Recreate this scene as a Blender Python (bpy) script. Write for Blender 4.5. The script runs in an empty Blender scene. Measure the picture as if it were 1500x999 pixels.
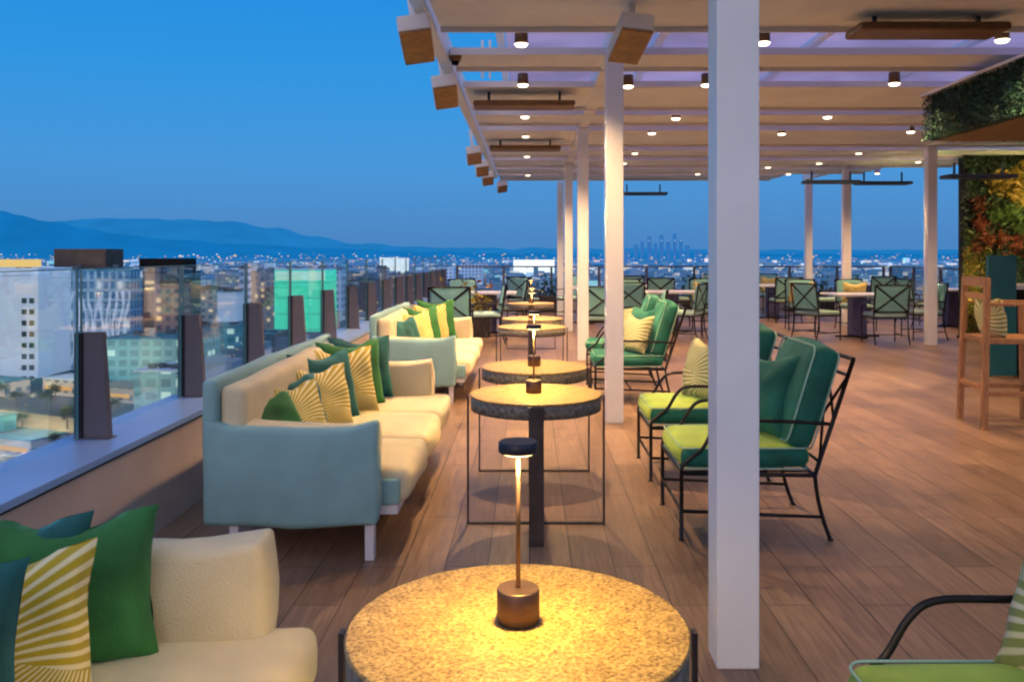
import bpy, bmesh, math, random
from mathutils import Vector, Matrix, noise
R = math.radians
PI = math.pi
sc = bpy.context.scene
COL = sc.collection
RND = random.Random(11)
CH = 1.48            # eye height above the terrace
F = 1250.0           # focal length in photo pixels (1500 wide)

def at(px, py, Y):
    return Vector(((px-776)*Y/F, Y, CH-(py-372)*Y/F))

# ------------------------------------------------------------------ object helpers
def tag(o, label=None, cat=None, group=None, kind=None):
    if label: o['label'] = label
    if cat: o['category'] = cat
    if group: o['group'] = group
    if kind: o['kind'] = kind
    return o

def thing(name, label, cat, loc=(0, 0, 0), rz=0, group=None):
    o = bpy.data.objects.new(name, None)
    COL.objects.link(o)
    o.empty_display_size = .1
    o.location = loc
    o.rotation_euler = (0, 0, rz)
    return tag(o, label, cat, group)

def copy_tree(o, parent=None):
    c = o.copy()
    COL.objects.link(c)
    c.parent = parent
    for ch in list(o.children):
        copy_tree(ch, c)
    return c

class MB:
    def __init__(s):
        s.v = []; s.f = []; s.fm = []; s.m = 0
    def add(s, vs, fs):
        b = len(s.v)
        s.v += [tuple(v) for v in vs]
        for f in fs:
            s.f.append(tuple(i+b for i in f)); s.fm.append(s.m)
        return s
    def box(s, x0, x1, y0, y1, z0, z1, M=None):
        vs = [Vector(p) for p in ((x0,y0,z0),(x1,y0,z0),(x1,y1,z0),(x0,y1,z0),(x0,y0,z1),(x1,y0,z1),(x1,y1,z1),(x0,y1,z1))]
        if M: vs = [M @ v for v in vs]
        return s.add(vs, [(0,3,2,1),(4,5,6,7),(0,1,5,4),(1,2,6,5),(2,3,7,6),(3,0,4,7)])
    def bbox(s, x0, x1, y0, y1, z0, z1, b=.01, M=None):
        """box with chamfered edges"""
        c = [(x0, x1), (y0, y1), (z0, z1)]
        bm = bmesh.new()
        bmesh.ops.create_cube(bm, size=1)
        for v in bm.verts:
            v.co = Vector([c[i][0] + (v.co[i]+.5)*(c[i][1]-c[i][0]) for i in range(3)])
        bmesh.ops.bevel(bm, geom=list(bm.edges), offset=b, segments=2, affect='EDGES', profile=.6)
        bm.verts.ensure_lookup_table()
        vs = [v.co.copy() for v in bm.verts]
        if M: vs = [M @ v for v in vs]
        fs = [[v.index for v in f.verts] for f in bm.faces]
        bm.free()
        return s.add(vs, fs)
    def bar(s, a, b, w, h, up=(0, 0, 1)):
        a = Vector(a); b = Vector(b); d = (b-a); L = d.length; d.normalize()
        u = Vector(up)
        if abs(d.dot(u)) > .98: u = Vector((1, 0, 0))
        x = d.cross(u).normalized(); z = x.cross(d).normalized()
        vs = []
        for p in (a, b):
            for sx, sz in ((-1,-1),(1,-1),(1,1),(-1,1)):
                vs.append(p + x*sx*w/2 + z*sz*h/2)
        return s.add(vs, [(0,1,2,3),(7,6,5,4),(0,4,5,1),(1,5,6,2),(2,6,7,3),(3,7,4,0)])
    def tube(s, pts, r, n=8, r2=None, closed=False):
        pts = [Vector(p) for p in pts]; m = len(pts)
        rs = [r if r2 is None else r+(r2-r)*i/(m-1) for i in range(m)]
        vs = []; nrm = None
        for i, p in enumerate(pts):
            if closed: t = (pts[(i+1) % m]-pts[i-1])
            else: t = (pts[min(i+1, m-1)]-pts[max(i-1, 0)])
            t.normalize()
            if nrm is None:
                nrm = t.cross(Vector((0,0,1)) if abs(t.z) < .9 else Vector((1,0,0))).normalized()
            else:
                nrm = (nrm - t*nrm.dot(t)).normalized()
            bn = t.cross(nrm)
            for k in range(n):
                a = 2*PI*k/n
                vs.append(p + (nrm*math.cos(a)+bn*math.sin(a))*rs[i])
        fs = []
        for i in range(m if closed else m-1):
            j = (i+1) % m
            for k in range(n):
                fs.append((i*n+k, j*n+k, j*n+(k+1) % n, i*n+(k+1) % n))
        if not closed:
            fs.append(tuple(range(n))[::-1]); fs.append(tuple((m-1)*n+k for k in range(n)))
        return s.add(vs, fs)
    def lathe(s, prof, n=32, c=(0, 0, 0)):
        """prof: list of (r,z); caps ends if r>0"""
        c = Vector(c); vs = []; fs = []
        for (r, z) in prof:
            for k in range(n):
                a = 2*PI*k/n
                vs.append(c+Vector((r*math.cos(a), r*math.sin(a), z)))
        for i in range(len(prof)-1):
            for k in range(n):
                fs.append((i*n+k, i*n+(k+1) % n, (i+1)*n+(k+1) % n, (i+1)*n+k))
        fs.append(tuple(range(n))[::-1])
        fs.append(tuple((len(prof)-1)*n+k for k in range(n)))
        return s.add(vs, fs)
    def quad(s, a, b, c, d):
        return s.add([a, b, c, d], [(0, 1, 2, 3)])
    def mesh(s, name, smooth=False):
        me = bpy.data.meshes.new(name)
        me.from_pydata(s.v, [], s.f)
        if smooth == 'all':
            me.polygons.foreach_set('use_smooth', [True]*len(me.polygons))
        elif smooth:
            me.polygons.foreach_set('use_smooth', [len(f) <= 4 for f in s.f])
        me.update()
        return me
    def build(s, name, mat, parent=None, smooth=False, label=None, loc=None):
        me = s.mesh(name, smooth)
        mats = mat if isinstance(mat, (list, tuple)) else [mat]
        for m in mats: me.materials.append(m)
        if len(mats) > 1: me.polygons.foreach_set('material_index', s.fm)
        o = bpy.data.objects.new(name, me)
        COL.objects.link(o)
        if parent: o.parent = parent
        if label: o['label'] = label
        if loc: o.location = loc
        return o

# ------------------------------------------------------------------ materials
def nodes(name):
    m = bpy.data.materials.new(name); m.use_nodes = True
    nt = m.node_tree; nt.nodes.clear()
    out = nt.nodes.new('ShaderNodeOutputMaterial')
    return m, nt, out
def N(nt, t, **kw):
    n = nt.nodes.new(t)
    for k, v in kw.items():
        if k in n.inputs.keys(): n.inputs[k].default_value = v
        else: setattr(n, k, v)
    return n
def c4(c): return (c[0], c[1], c[2], 1)
def ramp(nt, stops, interp='LINEAR'):
    r = nt.nodes.new('ShaderNodeValToRGB'); cr = r.color_ramp; cr.interpolation = interp
    while len(cr.elements) < len(stops): cr.elements.new(.5)
    for e, (p, c) in zip(cr.elements, stops):
        e.position = p; e.color = c4(c)
    return r
def mix(nt, fac, a, b, mode='MIX'):
    m = nt.nodes.new('ShaderNodeMix'); m.data_type = 'RGBA'; m.blend_type = mode
    for sock, v in ((m.inputs[0], fac), (m.inputs[6], a), (m.inputs[7], b)):
        if hasattr(v, 'is_output'): nt.links.new(v, sock)
        elif isinstance(v, (int, float)): sock.default_value = v
        else: sock.default_value = c4(v)
    return m.outputs[2]
def math_(nt, op, a, b=None, clamp=False):
    m = nt.nodes.new('ShaderNodeMath'); m.operation = op; m.use_clamp = clamp
    for s, v in zip(m.inputs, (a, b)):
        if v is None: continue
        if hasattr(v, 'is_output'): nt.links.new(v, s)
        else: s.default_value = v
    return m.outputs[0]

def mat(name, col, rough=.6, metal=0, var=.12, scale=8, bump=0, bscale=60, sheen=0, emit=None, estr=0, stretch=None, spec=.5, sheen_tint=(1, 1, 1)):
    m, nt, out = nodes(name)
    p = N(nt, 'ShaderNodeBsdfPrincipled')
    p.inputs['Roughness'].default_value = rough
    p.inputs['Metallic'].default_value = metal
    p.inputs['Specular IOR Level'].default_value = spec
    tc = N(nt, 'ShaderNodeTexCoord')
    mp = N(nt, 'ShaderNodeMapping')
    if stretch: mp.inputs['Scale'].default_value = stretch
    nt.links.new(tc.outputs['Object'], mp.inputs[0])
    nz = N(nt, 'ShaderNodeTexNoise'); nz.inputs['Scale'].default_value = scale; nz.inputs['Detail'].default_value = 5
    nt.links.new(mp.outputs[0], nz.inputs[0])
    lo = [c*(1-var) for c in col]; hi = [min(1, c*(1+var)) for c in col]
    rp = ramp(nt, [(.3, lo), (.7, hi)])
    nt.links.new(nz.outputs['Fac'], rp.inputs[0])
    nt.links.new(rp.outputs[0], p.inputs['Base Color'])
    if bump:
        n2 = N(nt, 'ShaderNodeTexNoise'); n2.inputs['Scale'].default_value = bscale; n2.inputs['Detail'].default_value = 3
        nt.links.new(mp.outputs[0], n2.inputs[0])
        b = N(nt, 'ShaderNodeBump'); b.inputs['Strength'].default_value = bump; b.inputs['Distance'].default_value = .01
        nt.links.new(n2.outputs['Fac'], b.inputs['Height']); nt.links.new(b.outputs[0], p.inputs['Normal'])
    if sheen:
        p.inputs['Sheen Weight'].default_value = sheen
        p.inputs['Sheen Roughness'].default_value = .35
        p.inputs['Sheen Tint'].default_value = c4(sheen_tint)
    if emit:
        p.inputs['Emission Color'].default_value = c4(emit)
        p.inputs['Emission Strength'].default_value = estr
    nt.links.new(p.outputs[0], out.inputs[0])
    return m

def emis(name, col, s):
    m, nt, out = nodes(name)
    e = N(nt, 'ShaderNodeEmission'); e.inputs[0].default_value = c4(col); e.inputs[1].default_value = s
    nt.links.new(e.outputs[0], out.inputs[0])
    return m

M = {}
M['white'] = mat('white_paint', (.74, .72, .73), .42, var=.04, scale=3)
M['column'] = mat('column_paint', (.86, .87, .87), .40, var=.06, scale=2.5, bump=.05, bscale=30)
M['beam'] = mat('beam_paint', (.80, .90, 1.0), .5, var=.08, scale=1.5)
M['sofa_white'] = mat('sofa_white_metal', (.78, .74, .76), .35, var=.03)
M['teal_fabric'] = mat('teal_grey_fabric', (.27, .48, .47), .9, var=.10, scale=5, bump=.5, bscale=240, sheen=.25)
M['cream_fabric'] = mat('cream_fabric', (.80, .68, .42), .9, var=.07, scale=5, bump=.5, bscale=240, sheen=.2)
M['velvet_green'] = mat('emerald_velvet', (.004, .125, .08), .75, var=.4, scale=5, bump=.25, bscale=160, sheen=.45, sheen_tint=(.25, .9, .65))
M['seat_green_lit'] = mat('lamplit_green_velvet', (.36, .52, .06), .75, var=.25, scale=4, bump=.25, bscale=160, sheen=.6, sheen_tint=(.6, .9, .4))  # green velvet with warm lamplight painted into its colour
M['pillow_green'] = mat('leaf_green_velvet', (.025, .16, .035), .8, var=.4, scale=6, bump=.3, bscale=160, sheen=.7, sheen_tint=(.3, .8, .4))
M['pillow_teal'] = mat('deep_teal_velvet', (.008, .10, .09), .8, var=.4, scale=6, bump=.3, bscale=160, sheen=.8, sheen_tint=(.2, .8, .8))
M['piping'] = mat('pale_green_piping', (.34, .55, .42), .7, var=.1)
M['iron'] = mat('black_iron', (.020, .018, .018), .38, metal=.6, var=.3, bump=.15, bscale=90)
M['bronze'] = mat('bronze_bar', (.075, .062, .060), .4, metal=.7, var=.3)
M['lamp_metal'] = mat('brushed_bronze', (.16, .10, .075), .35, metal=.85, var=.15, stretch=(1, 1, 30), scale=20)
M['lamp_dark'] = mat('lamp_head_metal', (.035, .035, .05), .4, metal=.5, var=.2)
M['pad_teal'] = mat('sage_teal_canvas', (.19, .43, .43), .9, var=.12, scale=8, bump=.3, bscale=220)
M['pad_light'] = mat('pale_sage_canvas', (.36, .55, .50), .9, var=.12, scale=8, bump=.3, bscale=220)
M['concrete'] = mat('parapet_render', (.56, .47, .42), .85, var=.10, scale=2.2, bump=.3, bscale=50)
M['coping'] = mat('pale_coping_metal', (.36, .54, .88), .34, metal=.3, var=.06, scale=2)
M['shadowgap'] = mat('shadow_gap', (.02, .016, .014), .8)
M['post'] = mat('plum_grey_post', (.155, .130, .140), .55, metal=.2, var=.10, scale=6)
M['post_edge'] = mat('dark_glazing_channel', (.012, .012, .018), .5)
M['teak'] = mat('teak_wood', (.34, .17, .07), .5, var=.35, scale=9, stretch=(9, 9, 1))
M['teal_panel'] = mat('teal_lacquer', (.012, .12, .14), .4, var=.15, scale=3)
M['black'] = mat('black_panel', (.008, .008, .010), .9, spec=.2)
M['brown_under'] = mat('brown_underside_glow', (.15, .065, .018), .5, var=.45, scale=14, emit=(.5, .2, .04), estr=.07)  # faint emission adds a warm glow to the brown underside
M['heater'] = mat('bronze_heater', (.16, .085, .035), .4, metal=.3, var=.2)
M['heater_dark'] = mat('slate_heater', (.06, .08, .12), .5, metal=.2, var=.2)
M['soffit'] = mat('bronze_soffit', (.19, .13, .055), .6, var=.2)
M['backing'] = mat('hedge_backing', (.008, .018, .010), .95)
M['yellow_fabric'] = mat('straw_yellow_fabric', (.75, .60, .22), .9, var=.12, bump=.3, bscale=200, sheen=.2)
M['table_white'] = mat('pale_stone_top', (.60, .58, .60), .3, var=.08)
M['pedestal'] = mat('blue_grey_pedestal', (.10, .10, .22), .4, metal=.3, var=.2)
M['foliage_dark'] = mat('dark_leaf', (.014, .055, .025), .6, var=.6, scale=3)
M['foliage_green'] = mat('green_leaf', (.05, .12, .02), .55, var=.6, scale=3)
M['foliage_gold'] = mat('golden_leaf', (.24, .19, .02), .55, var=.5, scale=3)
M['foliage_red'] = mat('crimson_leaf', (.16, .035, .012), .55, var=.5, scale=3)
M['foliage_teal'] = mat('hedge_leaf', (.018, .085, .058), .6, var=.7, scale=3)
M['bulb'] = emis('downlight_lens', (1, .86, .62), 7)
M['bulb_far'] = emis('downlight_lens_far', (1, .82, .55), 3.5)
M['lamp_lens'] = emis('table_lamp_lens', (1, .72, .30), 12)

def floor_mat():
    m, nt, out = nodes('wood_look_planks')
    p = N(nt, 'ShaderNodeBsdfPrincipled')
    tc = N(nt, 'ShaderNodeTexCoord')
    mp = N(nt, 'ShaderNodeMapping'); mp.inputs['Rotation'].default_value = (0, 0, R(90))
    nt.links.new(tc.outputs['Object'], mp.inputs[0])
    br = N(nt, 'ShaderNodeTexBrick', offset=.37)
    br.inputs['Scale'].default_value = 1; br.inputs['Mortar Size'].default_value = .0035
    br.inputs['Mortar Smooth'].default_value = .1
    br.inputs['Brick Width'].default_value = 1.2; br.inputs['Row Height'].default_value = .2
    br.inputs['Color1'].default_value = (.215, .138, .092, 1); br.inputs['Color2'].default_value = (.315, .208, .142, 1)
    br.inputs['Mortar'].default_value = (.085, .055, .042, 1)
    nt.links.new(mp.outputs[0], br.inputs[0])
    m2 = N(nt, 'ShaderNodeMapping'); m2.inputs['Scale'].default_value = (26, 1.6, 1)
    nt.links.new(tc.outputs['Object'], m2.inputs[0])
    nz = N(nt, 'ShaderNodeTexNoise'); nz.inputs['Scale'].default_value = 2; nz.inputs['Detail'].default_value = 6; nz.inputs['Distortion'].default_value = .6
    nt.links.new(m2.outputs[0], nz.inputs[0])
    gr = ramp(nt, [(.3, (.62, .58, .55)), (.7, (1.15, 1.12, 1.1))])
    nt.links.new(nz.outputs['Fac'], gr.inputs[0])
    c1 = mix(nt, 1.0, br.outputs['Color'], gr.outputs[0], 'MULTIPLY')
    n3 = N(nt, 'ShaderNodeTexNoise'); n3.inputs['Scale'].default_value = 1.6; n3.inputs['Detail'].default_value = 9; n3.inputs['Roughness'].default_value = .62
    nt.links.new(tc.outputs['Object'], n3.inputs[0])
    g3 = ramp(nt, [(.3, (.70, .70, .73)), (.5, (.98, .97, .96)), (.72, (1.14, 1.12, 1.08))])
    nt.links.new(n3.outputs['Fac'], g3.inputs[0])
    c2 = mix(nt, 1.0, c1, g3.outputs[0], 'MULTIPLY')
    nt.links.new(c2, p.inputs['Base Color'])
    rr = N(nt, 'ShaderNodeMapRange'); rr.inputs[3].default_value = .26; rr.inputs[4].default_value = .52
    nt.links.new(nz.outputs['Fac'], rr.inputs[0]); nt.links.new(rr.outputs[0], p.inputs['Roughness'])
    b = N(nt, 'ShaderNodeBump'); b.inputs['Strength'].default_value = .25; b.inputs['Distance'].default_value = .004
    hh = math_(nt, 'SUBTRACT', nz.outputs['Fac'], br.outputs['Fac'])
    nt.links.new(hh, b.inputs['Height']); nt.links.new(b.outputs[0], p.inputs['Normal'])
    nt.links.new(p.outputs[0], out.inputs[0])
    return m
M['floor'] = floor_mat()

def terrazzo():
    m, nt, out = nodes('speckled_stone')
    p = N(nt, 'ShaderNodeBsdfPrincipled'); p.inputs['Roughness'].default_value = .42
    tc = N(nt, 'ShaderNodeTexCoord')
    n1 = N(nt, 'ShaderNodeTexNoise'); n1.inputs['Scale'].default_value = 115; n1.inputs['Detail'].default_value = 4; n1.inputs['Roughness'].default_value = .7
    n2 = N(nt, 'ShaderNodeTexNoise'); n2.inputs['Scale'].default_value = 22; n2.inputs['Detail'].default_value = 4
    v = N(nt, 'ShaderNodeTexVoronoi'); v.inputs['Scale'].default_value = 95
    for n in (n1, n2, v): nt.links.new(tc.outputs['Object'], n.inputs[0])
    r1 = ramp(nt, [(.32, (.07, .035, .01)), (.43, (.30, .18, .05)), (.52, (.50, .34, .11)), (.72, (.72, .56, .26))])
    nt.links.new(n1.outputs['Fac'], r1.inputs[0])
    r2 = ramp(nt, [(.3, (.72, .68, .62)), (.7, (1.1, 1.1, 1.08))])
    nt.links.new(n2.outputs['Fac'], r2.inputs[0])
    c = mix(nt, 1.0, r1.outputs[0], r2.outputs[0], 'MULTIPLY')
    r3 = ramp(nt, [(.10, (.38, .28, .2)), (.22, (1, 1, 1))])
    nt.links.new(v.outputs['Distance'], r3.inputs[0])
    c = mix(nt, .8, c, r3.outputs[0], 'MULTIPLY')
    nt.links.new(c, p.inputs['Base Color'])
    b = N(nt, 'ShaderNodeBump'); b.inputs['Strength'].default_value = .2; b.inputs['Distance'].default_value = .003
    nt.links.new(n1.outputs['Fac'], b.inputs['Height']); nt.links.new(b.outputs[0], p.inputs['Normal'])
    nt.links.new(p.outputs[0], out.inputs[0])
    return m
M['stone'] = terrazzo()
M['stone_rim'] = mat('grey_speckled_rim', (.17, .15, .12), .6, var=.55, scale=45, bump=.3, bscale=80)

def palm(name, dark, light, freq=66, cx=-.7, cz=-.35):
    """white fronds radiating across a coloured cushion (pattern in the cushion's own x/z)"""
    m, nt, out = nodes(name)
    p = N(nt, 'ShaderNodeBsdfPrincipled'); p.inputs['Roughness'].default_value = .85
    p.inputs['Sheen Weight'].default_value = .2
    tc = N(nt, 'ShaderNodeTexCoord')
    nz = N(nt, 'ShaderNodeTexNoise'); nz.inputs['Scale'].default_value = 5; nz.inputs['Detail'].default_value = 2
    nt.links.new(tc.outputs['Object'], nz.inputs[0])
    sep = N(nt, 'ShaderNodeSeparateXYZ'); nt.links.new(tc.outputs['Object'], sep.inputs[0])
    def fan(ox, oz, fr):
        dx = math_(nt, 'SUBTRACT', sep.outputs[0], ox)
        dz = math_(nt, 'SUBTRACT', sep.outputs[2], oz)
        a = math_(nt, 'ARCTAN2', dz, dx)
        rr = math_(nt, 'SQRT', math_(nt, 'ADD', math_(nt, 'MULTIPLY', dx, dx), math_(nt, 'MULTIPLY', dz, dz)))
        ph = math_(nt, 'ADD', math_(nt, 'MULTIPLY', a, fr), math_(nt, 'MULTIPLY', rr, 22.0))
        ph = math_(nt, 'ADD', ph, math_(nt, 'MULTIPLY', nz.outputs['Fac'], 2.0))
        return math_(nt, 'SINE', ph), rr
    f1, r1 = fan(-.12, .13, freq)          # upper frond fans up and right
    f2, r2 = fan(.20, .19, freq*1.25)       # lower frond sweeps down to the left
    up = math_(nt, 'GREATER_THAN', math_(nt, 'ADD', sep.outputs[2], math_(nt, 'MULTIPLY', sep.outputs[0], .35)), .155)
    f = N(nt, 'ShaderNodeMix'); nt.links.new(up, f.inputs[0]); nt.links.new(f2, f.inputs[2]); nt.links.new(f1, f.inputs[3])
    rp = ramp(nt, [(.46, dark), (.80, light)])
    nt.links.new(math_(nt, 'ADD', math_(nt, 'MULTIPLY', f.outputs[0], .5), .5), rp.inputs[0])
    nt.links.new(rp.outputs[0], p.inputs['Base Color'])
    n2 = N(nt, 'ShaderNodeTexNoise'); n2.inputs['Scale'].default_value = 200
    nt.links.new(tc.outputs['Object'], n2.inputs[0])
    b = N(nt, 'ShaderNodeBump'); b.inputs['Strength'].default_value = .3; b.inputs['Distance'].default_value = .004
    nt.links.new(n2.outputs['Fac'], b.inputs['Height']); nt.links.new(b.outputs[0], p.inputs['Normal'])
    nt.links.new(p.outputs[0], out.inputs[0])
    return m
M['palm_yellow'] = palm('yellow_palm_print', (.56, .40, .012), (.92, .80, .42))
M['palm_pale'] = palm('pale_palm_print', (.24, .28, .06), (.66, .62, .40), 52)

def glass_mat(name, tint=(.955, .985, .985), fac=.10):
    m, nt, out = nodes(name)
    t = N(nt, 'ShaderNodeBsdfTransparent'); t.inputs[0].default_value = c4(tint)
    g = N(nt, 'ShaderNodeBsdfGlossy'); g.inputs['Roughness'].default_value = .02
    g.inputs[0].default_value = (.9, .95, 1, 1)
    lw = N(nt, 'ShaderNodeFresnel'); lw.inputs[0].default_value = 1.45
    mx = N(nt, 'ShaderNodeMixShader')
    nt.links.new(math_(nt, 'MULTIPLY', lw.outputs[0], .38, True), mx.inputs[0])
    nt.links.new(t.outputs[0], mx.inputs[1]); nt.links.new(g.outputs[0], mx.inputs[2])
    nt.links.new(mx.outputs[0], out.inputs[0])
    return m
M['glass'] = glass_mat('balustrade_glass')
M['glass_edge'] = mat('glass_edge', (.10, .24, .26), .2, var=.1)

def translucent(name, col):
    m, nt, out = nodes(name)
    d = N(nt, 'ShaderNodeBsdfDiffuse'); d.inputs[0].default_value = c4(col)
    t = N(nt, 'ShaderNodeBsdfTranslucent'); t.inputs[0].default_value = c4(col)
    tc = N(nt, 'ShaderNodeTexCoord'); nz = N(nt, 'ShaderNodeTexNoise'); nz.inputs['Scale'].default_value = 1.2
    nt.links.new(tc.outputs['Object'], nz.inputs[0])
    rp = ramp(nt, [(.3, [c*.8 for c in col]), (.7, col)]); nt.links.new(nz.outputs['Fac'], rp.inputs[0])
    nt.links.new(rp.outputs[0], t.inputs[0]); nt.links.new(rp.outputs[0], d.inputs[0])
    mx = N(nt, 'ShaderNodeMixShader'); mx.inputs[0].default_value = .82
    nt.links.new(d.outputs[0], mx.inputs[1]); nt.links.new(t.outputs[0], mx.inputs[2])
    nt.links.new(mx.outputs[0], out.inputs[0])
    return m
M['roof_sheet'] = translucent('lavender_roof_sheet', (.98, .86, .97))

# ------------------------------------------------------------------ world, sun, camera
world = bpy.data.worlds.new('World'); sc.world = world; world.use_nodes = True
nt = world.node_tree; nt.nodes.clear()
wo = nt.nodes.new('ShaderNodeOutputWorld')
tc = N(nt, 'ShaderNodeTexCoord'); sp = N(nt, 'ShaderNodeSeparateXYZ'); nt.links.new(tc.outputs['Generated'], sp.inputs[0])
sky = N(nt, 'ShaderNodeTexSky', sky_type='NISHITA', sun_disc=False, sun_elevation=R(1.5), sun_rotation=R(200))
gr = ramp(nt, [(0, (.060, .235, .54)), (.02, (.058, .24, .56)), (.10, (.045, .29, .69)), (.20, (.018, .29, .74)), (.30, (.005, .255, .74)), (.45, (.18, .33, .64)), (.8, (.42, .46, .70))])
nt.links.new(math_(nt, 'MULTIPLY', sp.outputs[2], 1.0, True), gr.inputs[0])
# afterglow on the horizon behind the viewer
back = math_(nt, 'MULTIPLY', math_(nt, 'MULTIPLY', sp.outputs[1], -1.0, True), 1.2, True)
lowz = math_(nt, 'SUBTRACT', 1.0, math_(nt, 'MULTIPLY', math_(nt, 'ABSOLUTE', sp.outputs[2]), 1.6, True), True)
glow = math_(nt, 'MULTIPLY', back, lowz)
colr = mix(nt, glow, gr.outputs[0], (.50, .46, .56))
b1 = N(nt, 'ShaderNodeBackground'); b1.inputs[1].default_value = 1.0; nt.links.new(colr, b1.inputs[0])
b2 = N(nt, 'ShaderNodeBackground'); b2.inputs[1].default_value = .012; nt.links.new(sky.outputs[0], b2.inputs[0])
ad = N(nt, 'ShaderNodeAddShader'); nt.links.new(b1.outputs[0], ad.inputs[0]); nt.links.new(b2.outputs[0], ad.inputs[1])
nt.links.new(ad.outputs[0], wo.inputs[0])

sun = bpy.data.objects.new('afterglow_sun', bpy.data.lights.new('afterglow_sun', 'SUN'))
COL.objects.link(sun)
sun.data.energy = .48; sun.data.angle = R(35); sun.data.color = (1, .72, .62)
sun.rotation_euler = Vector((.30, .88, -.30)).to_track_quat('-Z', 'Y').to_euler()

cam = bpy.data.objects.new('camera', bpy.data.cameras.new('camera'))
COL.objects.link(cam); sc.camera = cam
cam.location = (0, 0, CH); cam.rotation_euler = (R(90), 0, 0)
cam.data.lens = 30; cam.data.sensor_width = 36
cam.data.shift_x = -26/1500; cam.data.shift_y = -(499.5-372)/1500
cam.data.clip_start = .05; cam.data.clip_end = 60000
sc.view_settings.view_transform = 'Standard'; sc.view_settings.look = 'None'
sc.view_settings.exposure = 0; sc.view_settings.gamma = 1
sc.cycles.filter_width = 2.2
sc.cycles.max_bounces = 8; sc.cycles.transparent_max_bounces = 32
sc.cycles.use_denoising = True
sc.cycles.sample_clamp_indirect = 6
sc.render.resolution_x = 1024; sc.render.resolution_y = 681

def lamp(kind, loc, power, col, rad=.04, cone=None, blend=.5, aim=(0, 0, -1)):
    d = bpy.data.lights.new('light', kind); d.energy = power; d.color = col
    if kind != 'AREA': d.shadow_soft_size = rad
    if cone: d.spot_size = R(cone); d.spot_blend = blend
    o = bpy.data.objects.new('light', d); COL.objects.link(o)
    o.location = loc; o.rotation_euler = Vector(aim).to_track_quat('-Z', 'Y').to_euler()
    return o

# ------------------------------------------------------------------ terrace floor
f = MB(); f.box(-1.985, 13.2, -3, 23.0, -.3, 0)
tag(f.build('terrace_floor', M['floor']), kind='structure')
# the slab the terrace stands on (the tower's top)
f = MB(); f.box(-2.30, 13.15, -2.95, 22.95, -78, -.31)
tw = f.build('tower_body', M['concrete']); tag(tw, kind='structure')

# parapet with coping
pr = thing('parapet', 'low rendered terrace wall with wide pale metal coping running behind the sofas', 'parapet', (-2.16, 0, 0))
MB().box(.175-.31, .175, -3, 23.2, -.3, .50).build('wall', M['concrete'], pr)
MB().box(.1755-.30, .179, -3, 23.2, .50, .515).build('shadow_gap', M['shadowgap'], pr)  # near-black strip painted in for the shade under the coping
MB().bbox(-.20, .195, -3, 23.2, .5155, .55, .004).build('coping', M['coping'], pr)

# glass balustrade: posts + panes along the parapet
def ordinal(i):
    w = ['first', 'second', 'third', 'fourth', 'fifth', 'sixth', 'seventh', 'eighth', 'ninth', 'tenth', 'eleventh', 'twelfth', 'thirteenth', 'fourteenth', 'fifteenth', 'sixteenth']
    return w[i]
PY = [4.29+1.26*k for k in range(15)]
post0 = None
for i, y in enumerate(PY):
    if post0 is None:
        t = thing('balustrade_post', '', 'post', group='tapered grey posts on the parapet')
        m = MB()
        # tapered fin: front face wider at the foot
        def fin(xl0, xr0, xl1, xr1, y0, y1, z0, z1, mb):
            mb.add([(xl0,y0,z0),(xr0,y0,z0),(xr0,y1,z0),(xl0,y1,z0),(xl1,y0,z1),(xr1,y0,z1),(xr1,y1,z1),(xl1,y1,z1)],
                   [(0,3,2,1),(4,5,6,7),(0,1,5,4),(1,2,6,5),(2,3,7,6),(3,0,4,7)])
        fin(-.045, .082, -.045, .048, 0, .045, .555, 1.085, m)
        m.build('fin', M['post'], t)
        m = MB(); m.box(-.085, -.047, -.012, .057, .555, 1.082); m.build('glazing_clamp', M['post_edge'], t)
        m = MB(); m.box(-.085, .095, -.015, .06, .551, .556); m.build('base_plate', M['post'], t)
        post0 = t
    else:
        t = copy_tree(post0)
    t.location = (-2.20, y, 0)
    t['label'] = 'tapered plum-grey balustrade post on the coping, %s from the camera' % ordinal(i)
pys = [PY[0]-2*1.26, PY[0]-1.26]+PY+[PY[-1]+1.26]
gi = 0
for a, b in zip(pys[1:-1], pys[2:]):
    t = thing('glass_balustrade', 'clear frameless glass balustrade pane, %s one along the city edge' % (ordinal(gi)), 'glass panel', (-2.265, (a+b)/2, 0), group='glass panes above the parapet')
    L = (b-a)/2-.018
    MB().box(-.006, .006, -L+.004, L-.004, .552, 1.40).build('pane', M['glass'], t)
    m = MB(); m.box(-.0065, .0065, -L, -L+.0020, .552, 1.40); m.box(-.0065, .0065, L-.0020, L, .552, 1.40)
    m.box(-.0065, .0065, -L, L, 1.4003, 1.405)
    m.build('edge', M['glass_edge'], t)
    gi += 1

# far balustrade (end and right side of the terrace)
def rail_run(name_label, p0, p1, n):
    t = thing('glass_railing', name_label, 'railing', p0)
    d = Vector(p1)-Vector(p0); L = d.length; t.rotation_euler.z = math.atan2(d.y, d.x)
    MB().bbox(0, L, -.12, .12, 0, .35, .01).build('curb', M['concrete'], t)
    m = MB()
    for i in range(n+1):
        x = min(L-.03, max(.03, L*i/n)); m.box(x-.03, x+.03, -.03, .03, .352, 1.12)
    o = m.build('posts', M['post'], t); o.name = 'post'; o['kind'] = 'stuff'
    MB().box(.0, L, -.006, .006, .353, 1.10).build('pane', M['glass'], t)
    MB().bbox(0, L, -.025, .025, 1.122, 1.16, .005).build('handrail', M['post'], t)
    return t
rail_run('long glass railing with dark top rail closing the far end of the terrace', (-1.95, 22.6, 0), (9.4, 22.6, 0), 9)
rail_run('glass railing on the right edge beyond the dining tables', (9.5, 15.6, 0), (9.5, 22.5, 0), 5)

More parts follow.
